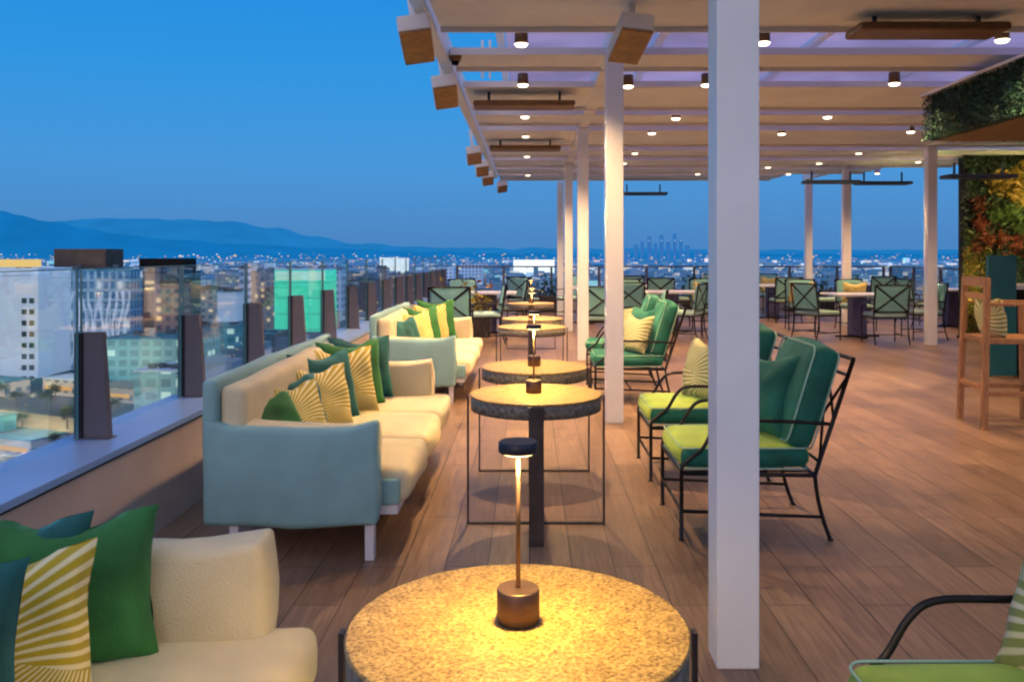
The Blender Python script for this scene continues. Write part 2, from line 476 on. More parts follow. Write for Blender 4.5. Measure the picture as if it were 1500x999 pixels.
# ------------------------------------------------------------------ pergola
pg = thing('pergola', 'white steel pergola with wide cross beams over the terrace', 'pergola')
ZB = CH+1.75
cols = [(.743, 3.04+.0765+4.41*k) for k in range(5)]+[(6.53, 20.0), (6.53, 17.6), (6.53, 13.9), (3.2, 21.9)][:3]
for (x, y) in cols:
    m = MB(); m.bbox(x-.0765, x+.0765, y-.0765, y+.0765, .0, ZB-.001, .008)
    m.build('column', M['column'], pg)
# longitudinal beams
MB().bbox(-.83, -.73, 2.6, 19.6, ZB-.02, ZB+.22, .008).build('edge_beam', M['beam'], pg)
MB().bbox(.675, .81, 2.6, 20.45, ZB, ZB+.20, .008).build('edge_beam', M['beam'], pg)
MB().bbox(6.45, 6.61, 9.0, 20.2, ZB, ZB+.20, .008).build('edge_beam', M['beam'], pg)
bands = [(2.7, 4.3), (4.95, 6.69), (7.50, 8.13), (8.95, 10.35), (10.75, 11.60), (12.1, 13.9), (14.4, 15.4), (15.9, 17.2), (17.6, 18.6), (19.0, 20.3)]
for i, (y0, y1) in enumerate(bands):
    m = MB()
    xr = 12.6 if y1 < 12 else (12.2 if y1 < 16 else (9.6 - (y1-16)*.9))
    # slightly bellied underside : curved profile along Y
    K = 8; prof = []
    for k in range(K+1):
        u = k/K
        prof.append((y0+(y1-y0)*u, ZB+.028-.024*math.sin(PI*u)))
    vs = []; 
    for x in (-.70, xr):
        vs += [(x, yy, zz) for yy, zz in prof]
        vs += [(x, yy, ZB+.055) for yy, zz in prof]
    n = K+1; fs = []
    for k in range(K):
        fs.append((k, k+1, 2*n+k+1, 2*n+k)); fs.append((n+k, 3*n+k, 3*n+k+1, n+k+1))
    fs += [(0, 2*n, 3*n, n), (K, n+K, 3*n+K, 2*n+K)]
    for base in (0, 2*n):
        for k in range(K): fs.append((base+k, base+n+k, base+n+k+1, base+k+1))
    m.add(vs, fs)
    m.build('cross_beam', M['beam'], pg)
    m = MB(); m.box(-.70, xr, y1+.001, y1+.022, ZB-.012, ZB+.058); m.box(-.70, xr, y0-.022, y0-.001, ZB-.006, ZB+.056)
    m.build('beam_lip', M['white'], pg)
# translucent roof sheets above, with openings near the edge
rs = RND
def sheet(x0, x1, y0, y1):
    MB().box(x0, x1, y0, y1, ZB+.50, ZB+.515).build('roof_sheet', M['roof_sheet'], pg)
xs = [-.30, 1.35, 3.0, 4.65, 6.3, 7.9, 9.5]
ys = [2.8, 5.2, 7.6, 10.0, 12.4, 14.8, 17.2, 19.8]
for j in range(len(ys)-1):
    for i in range(len(xs)-1):
        if (i, j) in ((4, 2), (5, 2), (5, 4)): continue
        sheet(xs[i]+.05, xs[i+1]-.05, ys[j]+.04, ys[j+1]-.04)
for x in xs:
    MB().box(x-.04, x+.04, 2.7, 19.8, ZB+.44, ZB+.50).build('purlin', M['beam'], pg)
m = MB()
for x in (-.5, -.42):
    for y in (7.0, 9.0, 11.2, 13.6, 15.8): m.box(x-.012, x+.012, y-.012, y+.012, ZB+.1, ZB+.5)
m.build('hanger', M['white'], pg)

# hanging speaker boxes on the outer edge
def make_box():
    t = thing('hanging_speaker', '', 'speaker', group='white box speakers hung from the pergola')
    m = MB(); m.bbox(-.115, .115, -.25, .25, -.035, .085, .02)
    m.add([(-.10,-.20,.085),(.10,-.20,.085),(.10,.20,.085),(-.10,.20,.085),(-.035,-.05,.16),(.035,-.05,.16),(.035,.05,.16),(-.035,.05,.16)],
          [(4,5,6,7),(0,1,5,4),(1,2,6,5),(2,3,7,6),(3,0,4,7)])
    m.build('housing', M['white'], t)
    MB().bbox(-.108, .108, -.243, .243, -.052, -.036, .006).build('grille', M['brown_under'], t)
    MB().box(-.022, .022, -.03, .03, .16, .42).build('bracket', M['white'], t)
    return t
bx = make_box()
blocs = [(-.80, 6.05, CH+1.50, 'nearest of the row beside the outer beam'), (-.79, 8.0, CH+1.50, 'second of the row beside the outer beam'),
         (-.84, 12.9, CH+1.47, 'third of the row beside the outer beam'), (-.83, 14.9, CH+1.47, 'fourth of the row beside the outer beam'),
         (-.83, 16.9, CH+1.47, 'fifth of the row beside the outer beam'), (-.62, 19.3, CH+1.50, 'hung at the far corner of the roof'),
         (.70, 5.95, CH+1.48, 'hung beside the top of the second column')]
for i, (x, y, z, l) in enumerate(blocs):
    o = bx if i == 0 else copy_tree(bx)
    o.location = (x, y, z); o.rotation_euler = (R(-13), R(-9 if i < 6 else 5), R(5))
    o['label'] = 'white box speaker with brown underside, ' + l

# camera dome on the outer beam
t = thing('security_camera', 'dark round camera clamped on the outer pergola beam between the box speakers', 'camera', (-.66, 7.55, ZB-.03))
MB().lathe([(.03, .10), (.055, .08), (.06, .02), (.045, -.02), (.0, -.035)][:4], 20).build('housing', M['heater'], t, True)
MB().lathe([(.03, -.05), (.034, -.03), (.034, -.0205)], 16).build('lens', M['black'], t, True)

# long infrared heaters
def make_heater(matn):
    t = thing('patio_heater', '', 'heater', group='long bar heaters hung under the pergola')
    m = MB()
    m.bbox(-.55, .55, -.17, .17, -.035, .03, .03)
    m.build('body', M[matn], t)
    m = MB(); m.box(-.40, -.37, -.012, .012, .025, .22); m.build('bracket', M['heater_dark'], t)
    m = MB(); m.box(.37, .40, -.012, .012, .025, .22); m.build('bracket', M['heater_dark'], t)
    return t
h0 = make_heater('heater'); h1 = make_heater('heater_dark')
hl = [(h0, -.06, 9.3, CH+1.62, 'bronze bar heater glowing warm under the fourth cross beam'),
      (h0, -.07, 13.2, CH+1.63, 'bronze bar heater further back along the aisle'),
      (h0, 2.95, 6.35, CH+1.66, 'bronze bar heater right of the big white column'),
      (h1, 2.65, 19.9, CH+1.40, 'slate bar heater below the far roof edge behind the second column'),
      (h1, 6.0, 17.0, CH+1.43, 'slate bar heater hanging between the two thin far columns'),
      (h1, 7.2, 17.4, CH+1.44, 'slate bar heater hanging right of the thin far columns'),
      (h1, 7.1, 13.5, CH+1.22, 'slate bar heater hanging beside the planted wall')]
used = set()
for (src, x, y, z, l) in hl:
    o = src if src.name not in used else copy_tree(src)
    used.add(src.name)
    o.location = (x, y, z); o['label'] = l

# downlights
def make_down(far):
    t = thing('downlight', '', 'ceiling light', group='small round downlights under the pergola')
    r = .055
    MB().lathe([(r, .0), (r, .11), (r*.9, .115)], 20).build('housing', M['heater' if not far else 'white'], t, True)
    MB().lathe([(r*.1, -.022), (r*.75, -.018), (r*1.02, -.001)], 20).build('lens', M['bulb' if not far else 'bulb_far'], t, True)
    return t
d0 = make_down(False); d1 = make_down(True)
DL = [(-.07, 5.15), (-.07, 7.05), (-.07, 8.75), (-.06, 10.8), (-.06, 12.6), (-.05, 15.2), (-.04, 18.8)]
pix = [(1118, 57), (1468, 53), (1310, 118), (1035, 120), (920, 122), (990, 170), (1212, 168), (955, 192), (1145, 193), (1334, 190), (930, 222),
       (1258, 222), (914, 237), (1200, 237), (1345, 235), (1022, 253), (1125, 243), (1155, 253), (1285, 252)]
for (x, y) in pix:
    Y = F*1.765/(372-y); DL.append(((x-776)*Y/F, Y))
DROW = []
for (px, py) in pix:
    rw = [k for k, v in enumerate((60, 130, 180, 200, 230, 240, 260)) if py < v][0]
    same = sorted(a for (a, b) in pix if [k for k, v in enumerate((60, 130, 180, 200, 230, 240, 260)) if b < v][0] == rw)
    DROW.append((rw, same.index(px)))
used = set()
warm = (1, .60, .28)
for i, (x, y) in enumerate(DL):
    src = d0 if y < 12.5 else d1
    o = src if src.name not in used else copy_tree(src)
    used.add(src.name)
    z = ZB-.02
    o.location = (x, y, z)
    if i < 7:
        o['label'] = 'small round downlight above the sofa aisle, %s from the camera' % ordinal(i)
    else:
        rr_, cc_ = DROW[i-7]
        o['label'] = 'round warm downlight in the %s row of the main roof, %s from the left' % (ordinal(rr_), ordinal(cc_))
    e = 430 if i < 7 else 150
    if i == 0: e = 70
    lamp('SPOT', (x, y, z-.04), e, warm, .04, 125, .7)
lamp('SPOT', (DL[9][0], DL[9][1], ZB-.06), 520, (1, .70, .36), .03, 34, .35, (.06, .50, -1))

# ------------------------------------------------------------------ soft goods
def axis(h, r, n=5, mid=6):
    a = [h-r+r*math.sin(PI/2*k/n) for k in range(1, n+1)]
    c = [-(h-r)+2*(h-r)*k/mid for k in range(mid+1)]
    return [-v for v in reversed(a)]+c+a
def cushion(mb, c, size, r=.04, bulge=.02, seed=0, wr=.004, M_=None, sag=0.0):
    h = [s/2 for s in size]; r = min(r, *(v*.95 for v in h))
    ax = [axis(h[i], r, 4, 8) for i in range(3)]
    n = [len(a) for a in ax]
    idx = {}; vs = []; fs = []
    def V(i, j, k):
        key = (i, j, k)
        if key in idx: return idx[key]
        p = Vector((ax[0][i], ax[1][j], ax[2][k]))
        q = Vector([max(-(h[a]-r), min(h[a]-r, p[a])) for a in range(3)])
        d = p-q
        if d.length > 1e-6: p = q+d.normalized()*r
        u = [p[a]/h[a] for a in range(3)]
        for a in range(3):
            b, cc = [(1, 2), (0, 2), (0, 1)][a]
            g = max(0, 1-u[b]**2)*max(0, 1-u[cc]**2)
            p[a] += bulge*g*(u[a])
        nv = noise.noise_vector(p*9+Vector((seed*3.1, seed*1.7, 0)))
        n2 = noise.noise_vector(p*3.2+Vector((seed*5.1, seed*2.7, 4)))
        p += nv*wr+n2*wr*2.2
        if sag: p.z -= sag*max(0, 1-u[0]**2)*max(0, u[2]) - sag*.7*abs(u[0])**6*max(0, u[2])
        if sag: p += Vector((0, 1, 0))*noise.noise(Vector((p.x*2.5, 0, p.z*22+seed)))*.006*(abs(u[0])**3+.3)
        p += Vector(c)
        if M_: p = M_ @ p
        idx[key] = len(vs); vs.append(p)
        return idx[key]
    for a in range(3):
        b, cc = [(1, 2), (2, 0), (0, 1)][a]
        for s in (0, n[a]-1):
            for i in range(n[b]-1):
                for j in range(n[cc]-1):
                    q = []
                    for (di, dj) in ((0, 0), (1, 0), (1, 1), (0, 1)):
                        t = [0, 0, 0]; t[a] = s; t[b] = i+di; t[cc] = j+dj
                        q.append(V(*t))
                    if s == 0: q.reverse()
                    fs.append(tuple(q))
    return mb.add(vs, fs)

def pillow_mesh(w=.45, h=.45, t=.15, seed=0, n=20):
    """plump throw pillow standing in the x/z plane, z from 0"""
    mb = MB(); vs = []; fs = []
    for side in (1, -1):
        base = len(vs)
        for i in range(n+1):
            for j in range(n+1):
                u = -1+2*i/n; v = -1+2*j/n
                pin = 1-.09*(1-abs(v)**2)*abs(u)**3
                pin2 = 1-.09*(1-abs(u)**2)*abs(v)**3
                th = max(0, (1-u**4)*(1-v**4))**.55
                th *= (1-.25*(u*u*v*v))
                p = Vector((u*w/2*pin, side*(t/2*th), v*h/2*pin2+h/2))
                nn = noise.noise_vector(Vector((u*2.2+seed, v*2.2, side+seed*.3)))
                p += Vector((nn.x*.008, nn.y*.016*th, nn.z*.008))
                # sagging middle of the top edge (karate chop)
                p.z -= .035*max(0, v)*max(0, 1-(u*1.6)**2)
                vs.append(p)
        for i in range(n):
            for j in range(n):
                q = (base+i*(n+1)+j, base+(i+1)*(n+1)+j, base+(i+1)*(n+1)+j+1, base+i*(n+1)+j+1)
                fs.append(q if side < 0 else q[::-1])
    mb.add(vs, fs)
    return mb
def pillow(label, matn, loc, yaw, lean, w=.45, h=.45, t=.15, seed=0, roll=0, group='throw pillows along the sofas'):
    mb = pillow_mesh(w, h, t, seed)
    o = mb.build('throw_pillow', M[matn], smooth='all')
    tag(o, label, 'pillow', group)
    # merge the seam
    bm = bmesh.new(); bm.from_mesh(o.data); bmesh.ops.remove_doubles(bm, verts=bm.verts, dist=.0012); bm.to_mesh(o.data); bm.free()
    o.matrix_world = Matrix.Translation(loc) @ Matrix.Rotation(yaw, 4, 'Z') @ Matrix.Rotation(lean, 4, 'X') @ Matrix.Rotation(roll, 4, 'Y')
    return o

# ------------------------------------------------------------------ sofas
def make_sofa():
    t = thing('sofa', '', 'sofa', group='three seat sofas along the parapet')
    L = 2.42
    # local: x 0 = outer edge of arm toward the aisle (world -.73); y 0 = near end
    for i, (z0, seed, yy) in enumerate(((0, 1, .085), (0, 2, L-.085))):
        # outer shell
        m = MB()
        yo = .028 if i == 0 else L-.028
        if i == 0: cushion(m, (-.415, yo, .42), (.83, .085, .48), .022, .016, seed+3, .005, sag=.034)
        else: cushion(m, (-.425, yo, .395), (.80, .075, .42), .035, .012, seed+3, .004, sag=.018)
        arm = m.build('arm', M['teal_fabric'], t, 'all')
        m = MB()
        yi = .125 if i == 0 else L-.125
        if i == 0: cushion(m, (-.345, yi, .490), (.66, .14, .32), .028, .014, seed, .005, sag=.02)
        else: cushion(m, (-.340, yi, .508), (.665, .15, .355), .024, .020, seed, .006, sag=.03)
        m.build('arm_cushion', M['cream_fabric'], t, 'all')
    m = MB(); cushion(m, (-.815, L/2, .52), (.075, L-.02, .70), .022, .008, 7, .004); m.build('backrest', M['teal_fabric'], t, 'all')
    m = MB(); cushion(m, (-.715, L/2, .62), (.125, L-.09, .43), .035, .02, 8, .006); m.build('back_cushion', M['cream_fabric'], t, 'all')
    for k in range(3):
        y0 = .10+k*.743
        m = MB(); cushion(m, (-.245, y0+.37, .345), (.76, .735, .165), .045, .024, 10+k, .006)
        m.build('seat_cushion', M['cream_fabric'], t, 'all')
    m = MB(); m.bbox(-.76, .085, .075, L-.075, .205, .262, .008); m.build('base', M['sofa_white'], t)
    m = MB(); cushion(m, (.030, .105, .315), (.13, .09, .125), .014, .004, 3, .002); m.build('corner_pad', M['teal_fabric'], t, 'all')
    for (x, y) in ((-.045, .05), (-.045, L-.05), (-.70, .05), (-.70, L-.05), (-.045, L/2), (-.70, L/2)):
        m = MB(); m.bbox(x-.022, x+.022, y-.03, y+.03, 0, .204, .004); m.build('leg', M['sofa_white'], t)
    return t
s0 = make_sofa()
sl = [(4.10, 'teal and cream three-seat sofa in the middle, its near arm facing the camera'),
      (.10, 'cream sofa cut off by the lower left corner of the picture'),
      (8.38, 'teal and cream sofa furthest down the parapet'),]
for i, (y, l) in enumerate(sl):
    o = s0 if i == 0 else copy_tree(s0)
    o.location = (-.73, y, 0); o['label'] = l
    if i == 1:      # its back stops short of the near seat
        for ch in o.children:
            if ch.name.startswith('back'): ch.scale = (1, .62, 1)

SZ = .425
def row(y0, x, specs, who):
    for i, (dy, matn, colr, w, yaw, lean, dx) in enumerate(specs):
        pillow('%s, %s' % (colr, who[i]), matn, (x+dx, y0+dy, SZ+.005), R(yaw), R(lean), w, w, .15, seed=i*3.3+y0)
# middle sofa
mid = [(.30, 'pillow_green', 'green velvet pillow', .38, 52, -36, .02), (.52, 'palm_yellow', 'yellow palm-print pillow', .38, 48, -26, .06),
       (.74, 'pillow_teal', 'deep teal velvet pillow', .38, 50, -24, .0), (.96, 'palm_yellow', 'yellow palm-print pillow', .40, 42, -20, .08),
       (1.24, 'pillow_teal', 'deep teal velvet pillow', .45, 46, -18, .04), (1.46, 'palm_yellow', 'yellow palm-print pillow', .45, 38, -16, .11),
       (1.70, 'pillow_green', 'green velvet pillow', .47, 36, -14, .10), (2.02, 'pillow_teal', 'dark green velvet pillow', .46, 30, -12, .10)]
who = ['nearest in the row on the middle sofa', 'second from the near arm of the middle sofa', 'third in the row on the middle sofa', 'fourth in the row on the middle sofa',
       'fifth in the row on the middle sofa', 'sixth in the row on the middle sofa', 'seventh in the row on the middle sofa', 'furthest in the row on the middle sofa']
row(4.10, -1.29, mid, who)
far = [(.5, 'pillow_teal', 'dark green velvet pillow', .42, 52, -24, .02), (.95, 'palm_yellow', 'yellow palm-print pillow', .44, 45, -18, .06),
       (1.35, 'pillow_green', 'green velvet pillow', .46, 40, -16, .08), (1.75, 'palm_yellow', 'yellow palm-print pillow', .46, 36, -14, .12), (2.08, 'pillow_green', 'green velvet pillow', .50, 28, -12, .14)]
who = ['nearest on the furthest sofa', 'second on the furthest sofa', 'third on the furthest sofa', 'fourth on the furthest sofa', 'last on the furthest sofa']
row(8.38, -1.26, far, who)
# front sofa
pillow('green velvet pillow leaning at the right of the front sofa group', 'pillow_green', (-1.17, 2.16, SZ-.01), R(22), R(-12), .42, .40, .16, 1.3)
pillow('teal velvet pillow tucked behind the palm-print one on the front sofa', 'pillow_teal', (-1.32, 2.10, SZ-.01), R(20), R(-14), .42, .40, .15, 2.3)
pillow('yellow palm-print pillow on the front sofa between green ones', 'palm_yellow', (-1.22, 1.93, SZ-.01), R(22), R(-13), .42, .38, .15, 3.3)
pillow('dark teal velvet pillow at the left picture edge on the front sofa', 'pillow_teal', (-1.25, 1.68, SZ-.01), R(24), R(-12), .44, .42, .16, 4.3)

# ------------------------------------------------------------------ round side tables
def make_table():
    t = thing('side_table', '', 'table', group='round speckled side tables in the aisle')
    r = .36; z1 = .715; z0 = z1-.085
    m = MB(); m.lathe([(r-.004, z1-.012), (r, z1-.008), (r, z1-.003), (r-.004, z1)], 96); m.build('tabletop', M['stone'], t, True)
    m = MB(); m.lathe([(r-.02, z0), (r-.004, z0+.003), (r-.003, z1-.0125)], 96); m.build('apron', M['stone_rim'], t, True)
    rr = r+.008; w = .075; th = .010
    for k in range(2):
        m = MB()
        def B(x0, x1, z0_, z1_):
            if k == 0: m.box(x0, x1, -w/2*.35, w/2*.35, z0_, z1_)
            else: m.box(-w/2, w/2, x0, x1, z0_, z1_)
        B(-rr-th, -rr, 0.0, z1-.012); B(rr, rr+th, 0.0, z1-.012)
        if k == 0: B(-rr, rr, 0.0, th)
        else: B(-rr, rr, th+.001, 2*th)
        m.build('leg_frame', M['bronze'], t)
    return t
t0 = make_table()
tl = [(-.024, 1.76, .975, 'round speckled table closest to the camera, glowing yellow under its lamp'), (.034, 4.69, 1, 'round speckled table beside the middle sofa, second from the camera'),
      (.030, 5.82, 1, 'round speckled table third from the camera'), (.022, 9.0, 1, 'round speckled table fourth from the camera beside the furthest sofa'),
      (.025, 10.15, 1, 'round speckled table fifth from the camera'), (.02, 13.3, 1, 'small far round table at the end of the aisle')]
for i, (x, y, s, l) in enumerate(tl):
    o = t0 if i == 0 else copy_tree(t0)
    o.location = (x, y, 0); o.scale = (s, s, s if i else 1.0); o['label'] = l

def make_lamp():
    t = thing('table_lamp', '', 'lamp', group='slim cordless lamps on the side tables')
    MB().lathe([(.043, 0), (.0445, .002), (.0445, .066), (.0425, .070)], 40).build('base', M['lamp_metal'], t, True)
    MB().lathe([(.0048, .071), (.0048, .352)], 12).build('stem', M['lamp_metal'], t, True)
    MB().lathe([(.040, .352), (.0415, .354), (.0415, .372), (.039, .375)], 40).build('head', M['lamp_dark'], t, True)
    MB().lathe([(.010, .3495), (.034, .3495), (.034, .3515)], 32).build('lens', M['lamp_lens'], t, True)
    return t
l0 = make_lamp()
for i, ((x, y, s, l), dx) in enumerate(zip(tl, (0, -.012, 0, 0, 0, 0))):
    o = l0 if i == 0 else copy_tree(l0)
    X = x+dx; Yy = y+.02
    o.location = (X, Yy, .7152)
    o['label'] = 'slim bronze table lamp with disc head on the %s table from the camera' % ordinal(i)
    lamp('SPOT', (X, Yy, .7152+.345), [42, 50, 22, 12, 12, 10][i], (1, .61, .15), .03, 165, .5)

# ------------------------------------------------------------------ wrought iron lounge chairs (local: faces -x)
def rrect(hx, hy, r, z, n=6):
    pts = []
    for cx, cy, a0 in ((hx-r, hy-r, 0), (-hx+r, hy-r, 90), (-hx+r, -hy+r, 180), (hx-r, -hy+r, 270)):
        for k in range(n+1):
            a = R(a0+90*k/n); pts.append(Vector((cx+r*math.cos(a), cy+r*math.sin(a), z)))
    return pts
def smooth_path(pts, n=5):
    pts = [Vector(p) for p in pts]; out = []
    for i in range(len(pts)-1):
        p0 = pts[max(0, i-1)]; p1 = pts[i]; p2 = pts[i+1]; p3 = pts[min(len(pts)-1, i+2)]
        for k in range(n):
            t = k/n
            out.append(.5*((2*p1)+(-p0+p2)*t+(2*p0-5*p1+4*p2-p3)*t*t+(-p0+3*p1-3*p2+p3)*t**3))
    out.append(pts[-1]); return out
def make_lounge():
    t = thing('lounge_chair', '', 'armchair', group='wrought iron lounge chairs with green cushions')
    hy = .315; r = .011
    for s in (-1, 1):
        m = MB(); m.tube([(-.38, s*hy, 0), (-.38, s*hy, .36)], r); m.lathe([(.016, 0), (.016, .008)], 10, (-.38, s*hy, 0)); m.build('leg', M['iron'], t, True)
        m = MB(); m.tube(smooth_path([(.31, s*hy, .335), (.325, s*hy, .22), (.355, s*hy, .10), (.392, s*hy, 0)]), r); m.lathe([(.016, 0), (.016, .008)], 10, (.392, s*hy, 0)); m.build('leg', M['iron'], t, True)
        m = MB(); m.tube(smooth_path([(-.38, s*hy, .355), (-.372, s*hy, .385), (-.33, s*hy, .425), (-.27, s*hy, .475), (-.215, s*hy, .565), (-.15, s*hy, .612), (0, s*hy, .617), (.22, s*hy, .612), (.395, s*hy, .60)]), .0105); m.build('armrest', M['iron'], t, True)
    m = MB()
    for s in (-1, 1): m.tube([(-.38, s*hy, .345), (.31, s*hy, .335)], r)
    m.tube([(-.38, -hy, .345), (-.38, hy, .345)], r); m.tube([(.31, -hy, .335), (.31, hy, .335)], r)
    for k in range(5): m.box(-.36, .30, -.26+k*.13-.012, -.26+k*.13+.012, .340, .346)
    m.build('seat_frame', M['iron'], t, True)
    m = MB()
    for s in (-1, 1): m.tube([(-.38, s*hy, .15), (.345, s*hy, .12)], .009)
    m.tube([(-.38, -hy, .15), (-.38, hy, .15)], .009); m.tube([(-.02, -hy, .135), (-.02, hy, .135)], .009)
    m.build('stretcher', M['iron'], t, True)
    m = MB()
    def bk(y, u): return Vector((.31+.20*u+.0*u, y, .335+.60*u))
    for s in (-1, 1): m.tube([bk(s*hy, 0), bk(s*hy, .5), bk(s*hy, 1)], .012)
    m.tube([bk(-hy, 1), bk(hy, 1)], .012); m.tube([bk(-hy, .86), bk(hy, .86)], .009); m.tube([bk(-hy, .12), bk(hy, .12)], .009)
    for (a, b) in (((-hy, .86), (0, .12)), ((0, .12), (hy, .86)), ((-hy, .12), (0, .86)), ((0, .86), (hy, .12)), ((-hy, .49), (0, .86)), ((hy, .49), (0, .86))):
        m.tube([bk(*a), bk(*b)], .008)
    m.build('back_frame', M['iron'], t, True)
    m = MB(); cushion(m, (-.045, 0, .418), (.68, .60, .115), .05, .018, 2, .004); c = m.build('seat_cushion', [M['seat_green_lit'], M['velvet_green']], t, 'all')
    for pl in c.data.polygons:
        pl.material_index = 1 if (abs(pl.normal.y) > .55 or pl.normal.z < -.5) else 0  # paints lamplit lime on top and front, shaded emerald on the sides
    m = MB()
    for z in (.365, .470): m.tube([p+Vector((-.045, 0, 0)) for p in rrect(.335, .297, .05, z)], .0045, 6, closed=True)
    m.build('piping', M['piping'], c, True)
    Mb = Matrix.Translation((.235, 0, .475)) @ Matrix.Rotation(R(17), 4, 'Y')
    m = MB(); cushion(m, (0, 0, .265), (.15, .60, .54), .055, .025, 5, .006, M_=Mb); c = m.build('back_cushion', M['velvet_green'], t, 'all')
    m = MB()
    for x in (-.066, .066):
        pts = [Mb @ (Vector((x, p.y, p.x+.265))) for p in rrect(.262, .293, .05, 0)]
        m.tube(pts, .005, 6, closed=True)
    m.build('piping', M['piping'], c, True)
    return t
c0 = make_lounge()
cl = [(1.165, 4.73, 0, 'iron lounge chair with emerald back cushion just behind the big white column'),
      (1.17, 5.88, 0, 'iron lounge chair facing the third table, mostly hidden by the big white column'),
      (1.03, 8.75, 0, 'iron lounge chair with dark emerald cushions behind the second column'),
      (1.05, 9.95, -4, 'iron lounge chair furthest back in the row facing the sofas'),
      (1.16, 1.82, 0, 'iron lounge chair cut off by the lower right corner of the picture')]
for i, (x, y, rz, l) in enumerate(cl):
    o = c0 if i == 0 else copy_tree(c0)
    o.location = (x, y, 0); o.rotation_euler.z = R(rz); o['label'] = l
    if i in (2, 3):     # these two tops lack the painted lamplight, plain dark emerald
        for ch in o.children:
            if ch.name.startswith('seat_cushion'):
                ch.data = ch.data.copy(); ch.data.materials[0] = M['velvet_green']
# throw pillows on the lounge chairs (faces -x : yaw ~ -90)
g2 = 'throw pillows on the lounge chairs'
pillow('emerald velvet throw pillow on the chair behind the big column', 'velvet_green', (1.235, 4.74, .49), R(-62), R(-16), .48, .46, .17, 5.1, group=g2)
pillow('pale palm-print pillow showing left of the big white column', 'palm_pale', (1.16, 5.86, .485), R(-66), R(-14), .42, .42, .15, 6.1, group=g2)
pillow('pale palm-print pillow on the chair behind the second column', 'palm_pale', (1.02, 8.60, .485), R(-55), R(-20), .40, .40, .15, 7.1, group=g2)
pillow('emerald velvet pillow behind the pale one on the chair past the second column', 'velvet_green', (1.12, 8.88, .485), R(-60), R(-16), .46, .46, .15, 7.7, group=g2)
pillow('pale palm-print pillow on the furthest lounge chair', 'palm_pale', (1.02, 9.85, .485), R(-60), R(-20), .42, .42, .15, 8.1, group=g2)
pillow('pale palm-print pillow at the right picture edge on the cut-off chair', 'palm_pale', (1.235, 1.93, .475), R(-64), R(-26), .40, .37, .16, 9.1, group=g2)

# ------------------------------------------------------------------ dining chairs (local: back at -y, faces +y)
def make_dining(padm='pad_teal'):
    t = thing('dining_chair', '', 'chair', group='cross-back dining chairs')
    hx = .28
    for s in (-1, 1):
        m = MB(); m.tube([(s*hx, .25, 0), (s*hx, .25, .44)], .012); m.build('leg', M['iron'], t, True)
        m = MB(); m.tube(smooth_path([(s*hx, -.33, 0), (s*hx, -.27, .2), (s*hx, -.25, .44)]), .012); m.build('leg', M['iron'], t, True)
        m = MB(); m.tube(smooth_path([(s*hx, .25, .44), (s*hx, .24, .58), (s*hx, .16, .655), (s*hx, -.1, .66), (s*hx, -.29, .66)]), .011); m.build('armrest', M['iron'], t, True)
    m = MB()
    for s in (-1, 1): m.tube([(s*hx, .25, .43), (s*hx, -.25, .43)], .012)
    m.tube([(-hx, .25, .43), (hx, .25, .43)], .012); m.tube([(-hx, -.25, .43), (hx, -.25, .43)], .012)
    m.build('seat_frame', M['iron'], t, True)
    m = MB(); m.tube([(-hx, .25, .14), (-hx, -.28, .14)], .008); m.tube([(hx, .25, .14), (hx, -.28, .14)], .008); m.tube([(-hx, 0, .14), (hx, 0, .14)], .008)
    m.build('stretcher', M['iron'], t, True)
    m = MB()
    def bk(x, z): return Vector((x, -.25-(z-.43)*.15, z))
    for s in (-1, 1): m.tube([bk(s*hx, .43), bk(s*hx, .97)], .014)
    for z in (.97, .53): m.tube([bk(-hx, z), bk(hx, z)], .014)
    m.tube([bk(-hx, .53)+Vector((0, -.004, 0)), bk(hx, .97)+Vector((0, -.004, 0))], .017)
    m.tube([bk(hx, .53)+Vector((0, .002, 0)), bk(-hx, .97)+Vector((0, .002, 0))], .017)
    m.build('back_frame', M['iron'], t, True)
    m = MB(); cushion(m, (0, .0, .475), (.53, .50, .07), .03, .01, 2, .003); m.build('seat_cushion', M['pad_light'], t, 'all')
    Mb = Matrix.Translation((0, -.235, .53)) @ Matrix.Rotation(R(8.5), 4, 'X')
    m = MB(); cushion(m, (0, .0, .215), (.52, .06, .42), .03, .01, 4, .003, M_=Mb); m.build('back_pad', M[padm], t, 'all')
    return t
dc = make_dining()
